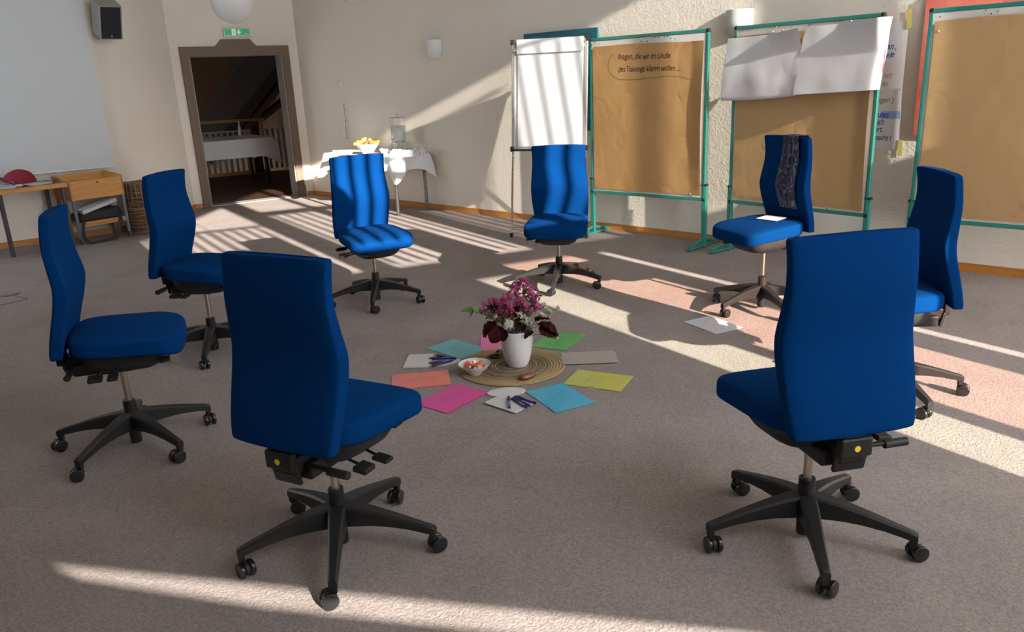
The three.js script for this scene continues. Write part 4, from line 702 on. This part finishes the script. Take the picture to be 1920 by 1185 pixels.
{
  const D = (x, z) => dk(-x, 0.6765, z); // x to the right (negative is left of the right corner)
  const g = ball(0.155, 0, 0, 0, 1, 0.78, 0.85, 40, 24), at = g.attributes.position; for (let i = 0; i < at.count; i++) { const x = at.getX(i), y = at.getY(i), z = at.getZ(i), k = 1 + 0.05 * nz(x * 14, y * 14, z * 14) + 0.05 * Math.sin(Math.atan2(z, x) * 7) * cl(-y * 12 + 0.3); at.setXYZ(i, x * k, Math.max(-0.035, y * k), z * k); } g.computeVertexNormals();
  const p = D(-0.32, -0.34); single('cloth_hat', g.translate(p.x, p.y + 0.036, p.z), mat(lin(0.20, 0.008, 0.028), { roughness: 0.9 }), 'crimson cloth hat lying on the desk', 'hat');
  const put = (name, geo, m, x, z, y, turn, label, cat) => { const q = D(x, z); return single(name, geo.rotateY(turn + Math.atan2(-dkd.negate().z, dkd.x)).translate(q.x, q.y + y, q.z), m, label, cat); };
  const qd = Math.atan2(0.765, 0.645);
  const lay = (name, geo, m, x, z, y, turn, label, cat) => { const q = D(x, z); return single(name, geo.rotateY(qd + turn).translate(q.x, q.y + y, q.z), m, label, cat); };
  lay('notebook', merge([rbox(0.22, 0.012, 0.16, 0.003), box(0.21, 0.008, 0.15, 0.004, 0.009, 0)]), mat(lin(0.55, 0.52, 0.48)), -0.24, -0.12, 0.007, 0.3, 'pale open notebook lying before the crimson hat', 'notebook');
  lay('laptop', merge([rbox(0.32, 0.018, 0.22, 0.006), box(0.27, 0.002, 0.1, 0, 0.0095, -0.03)]), C.blackMatte, -0.60, -0.35, 0.0105, 0.1, 'closed dark laptop on the desk beside the hat', 'laptop');
  lay('paper_tray', merge([rbox(0.30, 0.015, 0.21, 0.003), box(0.29, 0.01, 0.2, 0.01, 0.012, 0.01, 0.1)]), mat(lin(0.5, 0.55, 0.6)), -0.62, -0.12, 0.0085, -0.1, 'stack of pale papers at the front of the desk', 'paper');
  lay('pencil_case', merge([rbox(0.16, 0.05, 0.07, 0.02)]), mat(lin(0.25, 0.20, 0.16), { roughness: 0.8 }), -0.46, -0.26, 0.026, 0.4, 'brown pencil case on the desk beside the hat', 'pencil case');
  lay('adhesive_roll', lathe([[0.018, 0], [0.034, 0], [0.034, 0.025], [0.018, 0.025], [0.018, 0]], 24), mat(lin(0.55, 0.5, 0.35), { roughness: 0.5 }), -0.42, -0.10, 0.0005, 0, 'roll of adhesive tape on the desk edge', 'tape');
  lay('cable', tube([[-0.08, 0.004, 0.03], [-0.03, 0.012, -0.03], [0.03, 0.004, 0.02], [0.07, 0.02, -0.01], [0.02, 0.006, 0.05], [-0.05, 0.004, 0.06]], 0.004, 40, 6), C.blackMatte, -0.36, -0.12, 0.001, 0, 'black cable coiled on the desk before the hat', 'cable');
  const a = D(-0.40, -0.20), b = a.clone().add(V(-0.14, 0.13, 0.16)); single('pointer_stick', merge([rod(V(a.x, a.y + 0.004, a.z), b, 0.005, 8, 0.003)]), C.blackMatte, 'dark thin stick leaning up beside the hat on the desk', 'stick');
}
{ // trolley
  const t = thing('trolley', 'oak storage trolley on castors with blue-grey legs beside the desk', 'trolley'), a = V(-4.60, 0, -8.345), d = V(0.633, 0, -0.774), n = V(0.774, 0, 0.633), m = new THREE.Matrix4().makeBasis(d, V(0, 1, 0), n).setPosition(a), W = 0.57, D = 0.40;
  const pp = (nm, g, mm) => part(nm, g.applyMatrix4(m), mm, t), legM = mat(lin(0.13, 0.17, 0.24), { roughness: 0.4 });
  pp('front_panel', rbox(W, 0.20, 0.018, 0.003, W / 2, 0.57, -0.009), C.oak); pp('lock', cyl(0.009, 0.009, 0.006, W * 0.52, 0.635, 0.001, 16, Math.PI / 2), C.blackMatte);
  pp('back_panel', rbox(W, 0.25, 0.016, 0.003, W / 2, 0.595, -D + 0.008), C.oak);
  for (const x of [0.009, W - 0.009]) pp('side_panel', uvm(new THREE.ExtrudeGeometry(new THREE.Shape([[0, 0.47], [D, 0.47], [D, 0.72], [0, 0.685]].map((q) => new THREE.Vector2(...q))), { depth: 0.018, bevelEnabled: false })).rotateY(Math.PI / 2).translate(x - 0.009, 0, 0), C.oak);
  pp('inner_floor', box(W - 0.03, 0.01, D - 0.04, W / 2, 0.60, -D / 2), mat(lin(0.42, 0.42, 0.34))); pp('shelf', rbox(W - 0.06, 0.022, D - 0.04, 0.003, W / 2, 0.20, -D / 2 + 0.01), C.oak);
  pp('shelf_lip', rbox(W - 0.06, 0.05, 0.016, 0.003, W / 2, 0.205, -0.018), C.oak);
  for (const x of [0.02, W - 0.02]) for (const z of [-0.02, -D + 0.02]) { pp('leg', cyl(0.019, 0.019, 0.44, x, 0.28, z, 14), legM); const c = part('caster', merge([cyl(0.027, 0.027, 0.02, x, 0.028, z, 18, 0, 0, Math.PI / 2), cyl(0.008, 0.008, 0.03, x, 0.055, z, 10)]).applyMatrix4(m), C.grey, t); }
  // bag and paper rolls on the shelf
  const bag = thing('black_bag', 'black bag with hanging strap on the trolley shelf', 'bag');
  const bg = rbox(0.46, 0.11, 0.24, 0.035, W / 2 + 0.0, 0.268, -0.16, 0, 0, 0, 4), bp = bg.attributes.position; for (let i = 0; i < bp.count; i++) bp.setY(i, bp.getY(i) + 0.02 * nz(bp.getX(i) * 6, bp.getZ(i) * 6) + (bp.getY(i) > 0.27 ? 0.06 * (bp.getX(i) / W - 0.4) : 0)); bg.computeVertexNormals();
  part('body', bg.applyMatrix4(m), C.blackMatte, bag);
  const strapPts = [[0.10, 0.25, -0.02], [0.055, 0.19, 0.02], [0.035, 0.08, 0.04], [0.07, 0.015, 0.06], [0.13, 0.008, 0.075], [0.22, 0.012, 0.07], [0.30, 0.014, 0.06], [0.37, 0.03, 0.05], [0.41, 0.09, 0.035], [0.455, 0.17, 0.02], [0.48, 0.25, -0.01]].map((p) => V(...p));
  const cv = new THREE.CatmullRomCurve3(strapPts); part('strap', sheet((u, v) => { const p = cv.getPoint(v), tg = cv.getTangent(v), s = tg.clone().cross(V(0, 0, 1)).normalize(); return [p.x + s.x * (u - 0.5) * 0.038, Math.max(0.003, p.y + s.y * (u - 0.5) * 0.038), p.z + (u - 0.5) * 0.012]; }, 3, 60, 0.003).applyMatrix4(m), C.blackMatte, bag);
  for (const [i, z, y] of [[0, -0.09, 0.368], [1, -0.155, 0.37], [2, -0.22, 0.372]]) { const r = 0.024, g = sheet((u, v) => { const aa = v * Math.PI * 3.2, q = r * (1 - 0.12 * v); return [(u - 0.5) * 0.42, Math.sin(aa) * q, Math.cos(aa) * q]; }, 2, 44, 0.0012).applyMatrix4(M4(W / 2 + 0.02, y, z, 0.14 + i * 0.05, 0, 0.20)).applyMatrix4(m); single('paper_roll', g, C.paper, 'rolled white paper on the black bag in the trolley', 'paper roll', 'paper rolls on the trolley'); }
  const pad = sheet((u, v) => [0.08 + u * 0.40, 0.606 + 0.02 * v, -0.06 - v * 0.28], 2, 2, 0.01).applyMatrix4(m); single('paper_pile', pad, mat(lin(0.50, 0.54, 0.44)), 'pale papers lying inside the trolley top', 'paper');
}
{ // wicker basket
  const c = [-4.165, -9.02], t = thing('wicker_basket', 'tall brown woven wicker basket beside the trolley', 'basket', [c[0], 0, c[1]]), H = 0.575, R = (y) => 0.185 + 0.012 * Math.sin(y * 9);
  const wm = [lin(0.15, 0.085, 0.045), lin(0.20, 0.115, 0.06), lin(0.11, 0.06, 0.035), lin(0.26, 0.165, 0.09)].map((k) => mat(k, { roughness: 0.7 }));
  const NS = 22; for (let k = 0; k < NS; k++) { const a = k / NS * Math.PI * 2; part('stake', rod(V(Math.cos(a) * 0.185, 0.005, Math.sin(a) * 0.185), V(Math.cos(a) * 0.19, H, Math.sin(a) * 0.19), 0.006, 6), wm[3], t); }
  const rows = 34; for (let k = 0; k < rows; k++) {
    const y = 0.008 + (H - 0.015) * k / (rows - 1), ph = k % 2 ? Math.PI : 0, pts = []; const jit = rr(0, 100);
    for (let i = 0; i < 88; i++) { const a = i / 88 * Math.PI * 2, r = R(y) + 0.009 * Math.cos(a * NS / 2 + ph); pts.push(V(Math.cos(a) * r, Math.max(0.008, y + 0.007 * nz(Math.cos(a) * 3 + jit, Math.sin(a) * 3)), Math.sin(a) * r)); }
    part('weave_row', new THREE.TubeGeometry(new THREE.CatmullRomCurve3(pts, true), 132, rr(0.0065, 0.0095), 5, true), wm[Math.floor(rr(0, 3.99))], t);
  }
  part('lid', [cyl(0.18, 0.185, 0.02, 0, H - 0.02, 0, 36)], wm[0], t); part('bottom', cyl(0.18, 0.18, 0.01, 0, 0.01, 0, 36), wm[2], t);
}

// ------------------------------------------------------------------ buffet by the back wall
const BFo = V(-1.30, 0, -9.335), bfd = V(-0.719, 0, -0.695), bfn = V(-0.695, 0, 0.719); // front right leg corner; along the wall to the far left; away from the wall
const bfm = new THREE.Matrix4().makeBasis(bfd.clone().negate(), V(0, 1, 0), bfn).setPosition(BFo);
const TY = 0.70;
function drape(x0, x1, z0, z1, y, over, drops, m, label, name = 'tablecloth') { // cloth over a rectangle: flat top plus hanging skirt with folds
  const per = [], ex = over, N = 160, w = x1 - x0, d = z1 - z0, P = 2 * (w + d);
  const rings = []; const pt = (s) => { s = ((s % P) + P) % P; if (s < w) return [x0 + s, z1, 0, 1]; s -= w; if (s < d) return [x1, z1 - s, 1, 0]; s -= d; if (s < w) return [x1 - s, z0, 0, -1]; s -= w; return [x0, z0 + s, -1, 0]; };
  const corner = (s) => { const k = [0, w, w + d, 2 * w + d, P]; return Math.min(...k.map((q) => Math.abs(q - ((s % P) + P) % P))); };
  const levels = 12, pos = [], idx = [];
  for (let k = 0; k <= levels; k++) for (let i = 0; i < N; i++) {
    const s = i / N * P, [x, z, nx, nzz] = pt(s), c = corner(s), near = Math.exp(-((c / 0.09) ** 2)), v = k / levels, drop = (drops + 0.14 * near) * v;
    const out = k === 0 ? 0.004 : 0.012 + 0.02 * v * Math.sin(s * 17 + 1.3) * (0.4 + v) + near * 0.09 * v;
    let cx = x0 + w / 2, cz = z0 + d / 2, dx = nx, dz = nzz; if (near > 0.05) { const l = Math.hypot(Math.sign(x - cx), Math.sign(z - cz)); dx = nx * (1 - near) + Math.sign(x - cx) / l * near; dz = nzz * (1 - near) + Math.sign(z - cz) / l * near; }
    pos.push(x + dx * out, y - drop - (k === 0 ? 0 : 0.003), Math.max(z0 - 0.04, z + dz * out));
  }
  for (let k = 0; k < levels; k++) for (let i = 0; i < N; i++) { const a = k * N + i, b = k * N + (i + 1) % N; idx.push(a, a + N, b, b, a + N, b + N); }
  const mI = pos.length / 3; pos.push((x0 + x1) / 2, y + 0.001, (z0 + z1) / 2); for (let i = 0; i < N; i++) idx.push(i, (i + 1) % N, mI);
  const g = new THREE.BufferGeometry(); g.setAttribute('position', new THREE.Float32BufferAttribute(pos, 3)); g.setIndex(idx);
  return single(name, toCreasedNormals(g, 0.9).applyMatrix4(m), C.cloth, label, 'tablecloth');
}
{
  const t = thing('buffet_table', 'buffet table on grey tube legs against the back wall', 'table');
  part('table_top', rbox(1.42, 0.03, 0.51, 0.004, -0.655, TY - 0.02, -0.225).applyMatrix4(bfm), C.oak, t);
  for (const [x, z] of [[0, 0], [-1.31, 0], [0, -0.45], [-1.31, -0.45]]) part('leg', cyl(0.021, 0.021, TY - 0.03, x, (TY - 0.03) / 2, z, 20).applyMatrix4(bfm), mat(lin(0.22, 0.22, 0.23), { roughness: 0.25, metalness: 0.8 }), t);
  drape(-1.375, 0.065, -0.485, 0.035, TY + 0.001, 0.02, 0.17, bfm, 'white tablecloth hanging over the buffet table');
  const bp = (px, py) => onLevel(px, py, TY + 0.003), clamp = (p) => p;
  // water dispenser
  const q = bp(750, 287), w = thing('water_dispenser', 'clear water dispenser with steel tap on the buffet', 'dispenser', [q.x, TY + 0.003, q.z], 0.6);
  part('stand', [lathe([[0.075, 0], [0.08, 0.005], [0.08, 0.012], [0.07, 0.014]], 32), cyl(0.006, 0.006, 0.12, 0.065, 0.07, 0, 8), cyl(0.006, 0.006, 0.12, -0.065, 0.07, 0, 8), cyl(0.006, 0.006, 0.12, 0, 0.07, 0.065, 8), cyl(0.006, 0.006, 0.12, 0, 0.07, -0.065, 8), new THREE.TorusGeometry(0.078, 0.007, 8, 32).rotateX(Math.PI / 2).translate(0, 0.13, 0)], C.chrome, w);
  part('tank', lathe([[0.0005, 0.135], [0.07, 0.135], [0.082, 0.15], [0.09, 0.22], [0.094, 0.42], [0.092, 0.42], [0.088, 0.22], [0.08, 0.152], [0.069, 0.138], [0.0005, 0.138]], 40), C.glass, w);
  part('water', lathe([[0.0005, 0.14], [0.068, 0.14], [0.079, 0.154], [0.086, 0.22], [0.0885, 0.325], [0.0005, 0.325]], 40), phys(lin(0.80, 0.88, 0.87), { transmission: 0.3, roughness: 0.3, thickness: 0 }), w);
  part('lid', [lathe([[0.0005, 0.43], [0.05, 0.43], [0.095, 0.422], [0.097, 0.416], [0.0005, 0.418]], 36), cyl(0.006, 0.006, 0.02, 0, 0.44, 0, 10), ball(0.011, 0, 0.455, 0)], C.chrome, w);
  part('tap', [cyl(0.010, 0.010, 0.05, -0.10, 0.17, 0.03, 12, 0, 0.3, Math.PI / 2), cyl(0.012, 0.010, 0.04, -0.125, 0.155, 0.04, 12), rod(V(-0.125, 0.175, 0.04), V(-0.14, 0.215, 0.05), 0.005)], C.chrome, w);
  // fruit bowl
  const f = bp(690, 289), bowlY = TY + 0.003; single('fruit_bowl', lathe([[0.0005, 0.004], [0.05, 0.004], [0.052, 0], [0.055, 0.004], [0.09, 0.05], [0.125, 0.095], [0.148, 0.125], [0.145, 0.126], [0.12, 0.095], [0.085, 0.054], [0.05, 0.012], [0.0005, 0.01]], 44).translate(f.x, bowlY, f.z), phys(lin(0.75, 0.77, 0.76), { roughness: 0.3 }), 'white bowl heaped with fruit on the buffet', 'bowl');
  const fr = (nm, g, col, dx, dy, dz, label) => single(nm, g.translate(f.x + dx, bowlY + dy, f.z + dz), mat(col, { roughness: 0.45 }), label, 'fruit', 'fruit in the white bowl');
  const yel = lin(0.75, 0.45, 0.03), banana = (a, tx) => tube([[-0.075, 0.02, 0], [-0.035, 0.0, 0], [0.02, 0.0, 0], [0.07, 0.028, 0]], 0.017, 20, 10).rotateY(a).rotateZ(tx);
  fr('banana', banana(0.5, 0.35), yel, -0.085, 0.14, 0.03, 'yellow banana at the tap-free end of the fruit bowl'); fr('banana', banana(0.9, 0.2), lin(0.7, 0.5, 0.06), -0.06, 0.15, -0.02, 'yellow banana leaning across the fruit bowl rim'); fr('banana', banana(-0.5, -0.25), yel, 0.085, 0.14, 0.0, 'yellow banana beside the dark kiwi in the fruit bowl');
  fr('apple', ball(0.036, 0, 0, 0, 1, 0.9, 1), lin(0.40, 0.06, 0.03), -0.01, 0.125, 0.04, 'red apple in the fruit bowl'); fr('apple', ball(0.034, 0, 0, 0, 1, 0.9, 1), lin(0.55, 0.20, 0.06), 0.01, 0.13, -0.04, 'orange-red apple in the fruit bowl'); fr('kiwi', ball(0.028, 0, 0, 0, 1.2, 1, 1), lin(0.16, 0.09, 0.03), 0.055, 0.138, 0.03, 'brown kiwi in the fruit bowl');
  // small bowl, red napkin, white boxes
  const sb = bp(722, 288); single('small_bowl', lathe([[0.0005, 0.003], [0.03, 0.003], [0.032, 0], [0.034, 0.002], [0.055, 0.03], [0.068, 0.058], [0.066, 0.058], [0.052, 0.032], [0.03, 0.009], [0.0005, 0.007]], 32).translate(sb.x, bowlY, sb.z), phys(lin(0.55, 0.58, 0.58), { roughness: 0.3 }), 'small empty bowl between fruit bowl and dispenser', 'bowl');
  const nk = bp(700, 291); single('napkin_stack', rbox(0.14, 0.022, 0.14, 0.004).rotateY(0.4).translate(nk.x, bowlY + 0.012, nk.z), mat(lin(0.62, 0.09, 0.08), { roughness: 0.9 }), 'red paper napkins before the fruit bowl', 'napkin');
  for (let k = 0; k < 4; k++) { const c0 = bp(629 + k * 9, 291.5 - k * 0.4); single('coffee_cup', lathe([[0.0005, 0.004], [0.02, 0.004], [0.021, 0], [0.024, 0.002], [0.032, 0.03], [0.034, 0.058], [0.032, 0.058], [0.03, 0.03], [0.0005, 0.01]], 24).translate(c0.x, bowlY, c0.z), C.white, 'white cup in the row at the cloth corner of the buffet', 'cup', 'white cups on the buffet'); }
  // drinking glasses, upturned
  const tumbler = phys(lin(0.93, 0.96, 0.97), { transmission: 0.72, thickness: 0, roughness: 0.05 });
  const gg = lathe([[0.030, 0], [0.030, 0.075], [0.0005, 0.08], [0.0005, 0.072], [0.027, 0.070], [0.0275, 0], [0.030, 0]], 20);
  for (let k = 0; k < 14; k++) { const r = k % 2, c0 = bp(736 + k * 4.6, 295.5 - r * 3.2 - k * 0.28); single('drinking_glass', gg.clone().translate(c0.x, bowlY, c0.z), tumbler, 'upturned drinking glass before the water dispenser', 'glass', 'upturned glasses on the buffet'); }
}

// ------------------------------------------------------------------ gallery furnishing seen through the door
{
  const t = thing('gallery_table', 'long table behind the doorway', 'table'), y = 0.76;
  part('table_top', rbox(2.9, 0.03, 1.3, 0.004, 0.30, y - 0.02, -2.62).applyMatrix4(DW.m), C.oak, t);
  for (const [x, z] of [[1.66, -2.06], [1.70, -3.2], [-1.1, -2.06], [-1.1, -3.2]]) part('leg', cyl(0.022, 0.022, y - 0.03, x, (y - 0.03) / 2, z, 14).applyMatrix4(DW.m), C.blackMatte, t);
  drape(-1.17, 1.77, -3.28, -1.95, y + 0.001, 0.02, 0.29, DW.m, 'white tablecloth on the table behind the doorway');
  const cup = lathe([[0.0005, 0.004], [0.03, 0.004], [0.032, 0], [0.036, 0.002], [0.044, 0.04], [0.042, 0.075], [0.04, 0.075], [0.04, 0.04], [0.0005, 0.01]], 24);
  for (const [x, z, s, lab] of [[0.06, -2.4, 1.25, 'white sugar pot on the gallery table'], [0.22, -2.35, 1.1, 'white cream pot on the gallery table'], [0.34, -2.42, 1.25, 'white lidded pot on the gallery table'], [0.2, -2.6, 1.4, 'tall white pot behind the others on the gallery table']]) { const p = DW.at(x, y + 0.003, z); single('pot', merge([cup.clone().scale(s, s, s), cyl(0.042 * s, 0.02 * s, 0.02 * s, 0, 0.085 * s, 0, 20)]).translate(p.x, p.y, p.z), C.white, lab, 'pot', 'pots on the gallery table'); }
  for (const [x, z, lab] of [[0.2, -3.02, 'white bottle vase on the gallery table'], [1.55, -3.1, 'white bottle vase at the end of the gallery table']]) { const yy = y + 0.003, p = DW.at(x, yy, z); single('bottle', lathe([[0.0005, 0], [0.028, 0], [0.03, 0.08], [0.024, 0.14], [0.012, 0.18], [0.013, 0.24], [0.0005, 0.24]], 20).translate(p.x, p.y, p.z), C.white, lab, 'bottle'); }
  for (let k = 0; k < 3; k++) { const p = DW.at(0.55 + k * 0.2, y + 0.003, -2.85 - k * 0.05); single('plate', lathe([[0.0005, 0.003], [0.06, 0.003], [0.10, 0.014], [0.1, 0.016], [0.06, 0.006], [0.0005, 0.006]], 28).translate(p.x, p.y, p.z), C.white, 'white plate laid flat on the gallery table', 'plate', 'plates on the gallery table'); }
  // balustrade: wooden handrail above a white railing
  const r = thing('balustrade', 'white slatted balustrade with wooden handrail at the gallery edge', 'railing');
  part('handrail', rbox(5.6, 0.05, 0.05, 0.015, -0.55, 0.985, -3.98).applyMatrix4(DW.m), C.oak, r).userData.label = 'wooden handrail';
  part('top_rail', rbox(5.6, 0.03, 0.04, 0.006, -0.55, 0.80, -3.98).applyMatrix4(DW.m), mat(lin(0.45, 0.44, 0.44)), r); part('bottom_rail', rbox(5.6, 0.06, 0.04, 0.006, -0.55, 0.03, -3.98).applyMatrix4(DW.m), C.oak, r);
  for (let x = -1.6; x < 2.9; x += 0.105) part('slat', rbox(0.045, 0.74, 0.02, 0.004, x, 0.43, -3.98).applyMatrix4(DW.m), mat(lin(0.42, 0.40, 0.38)), r);
  for (const x of [0.1, 2.2]) part('post', rbox(0.05, 0.98, 0.05, 0.006, x, 0.49, -4.02).applyMatrix4(DW.m), C.oak, r);
  for (const [x, lab] of [[0.08, 'dark red cloth hanging on the balustrade under the gallery table'], [1.95, 'dark red cloth hanging beside the end of the gallery table']]) single('red_cloth', sheet((u, v) => [x + u * 0.16, 0.02 + 0.78 * v * (x > 1 ? 1.1 : 0.5), -3.9 + 0.02 * Math.sin(u * 14)], 12, 4, 0.004).applyMatrix4(DW.m), mat(lin(0.14, 0.015, 0.02), { roughness: 0.9 }), lab, 'cloth');
  // roof timbers
  const P0 = DW.at(0, 0, -5.6), tim = (x0, y0, x1, y1, w, d, m, lab) => { const a = onPlane(x0, y0, P0, DW.n), b = onPlane(x1, y1, P0, DW.n), k = b.clone().sub(a), L = k.length(); const g = box(L, w, d).applyMatrix4(new THREE.Matrix4().makeBasis(k.clone().normalize(), DW.n.clone().cross(k.clone().normalize()), DW.n)).translate((a.x + b.x) / 2, (a.y + b.y) / 2, (a.z + b.z) / 2); return single('roof_beam', g, m, lab, 'beam'); };
  tim(370, 285, 520, 70, 0.62, 0.3, mat(lin(0.16, 0.13, 0.11), { roughness: 0.9 }), 'wide grey sloping roof beam seen through the doorway');
  tim(395, 290, 540, 100, 0.20, 0.5, mat(lin(0.09, 0.065, 0.045), { roughness: 0.9 }), 'dark sloping roof beam seen through the doorway');
  tim(400, 310, 560, 115, 0.12, 0.4, mat(lin(0.16, 0.09, 0.05), { roughness: 0.8 }), 'brown sloping roof beam seen through the doorway');
  tim(470, 238, 560, 165, 0.10, 0.3, mat(lin(0.09, 0.065, 0.045), { roughness: 0.8 }), 'thin dark rafter above the gallery handrail');
}
renderer.render(scene, camera);
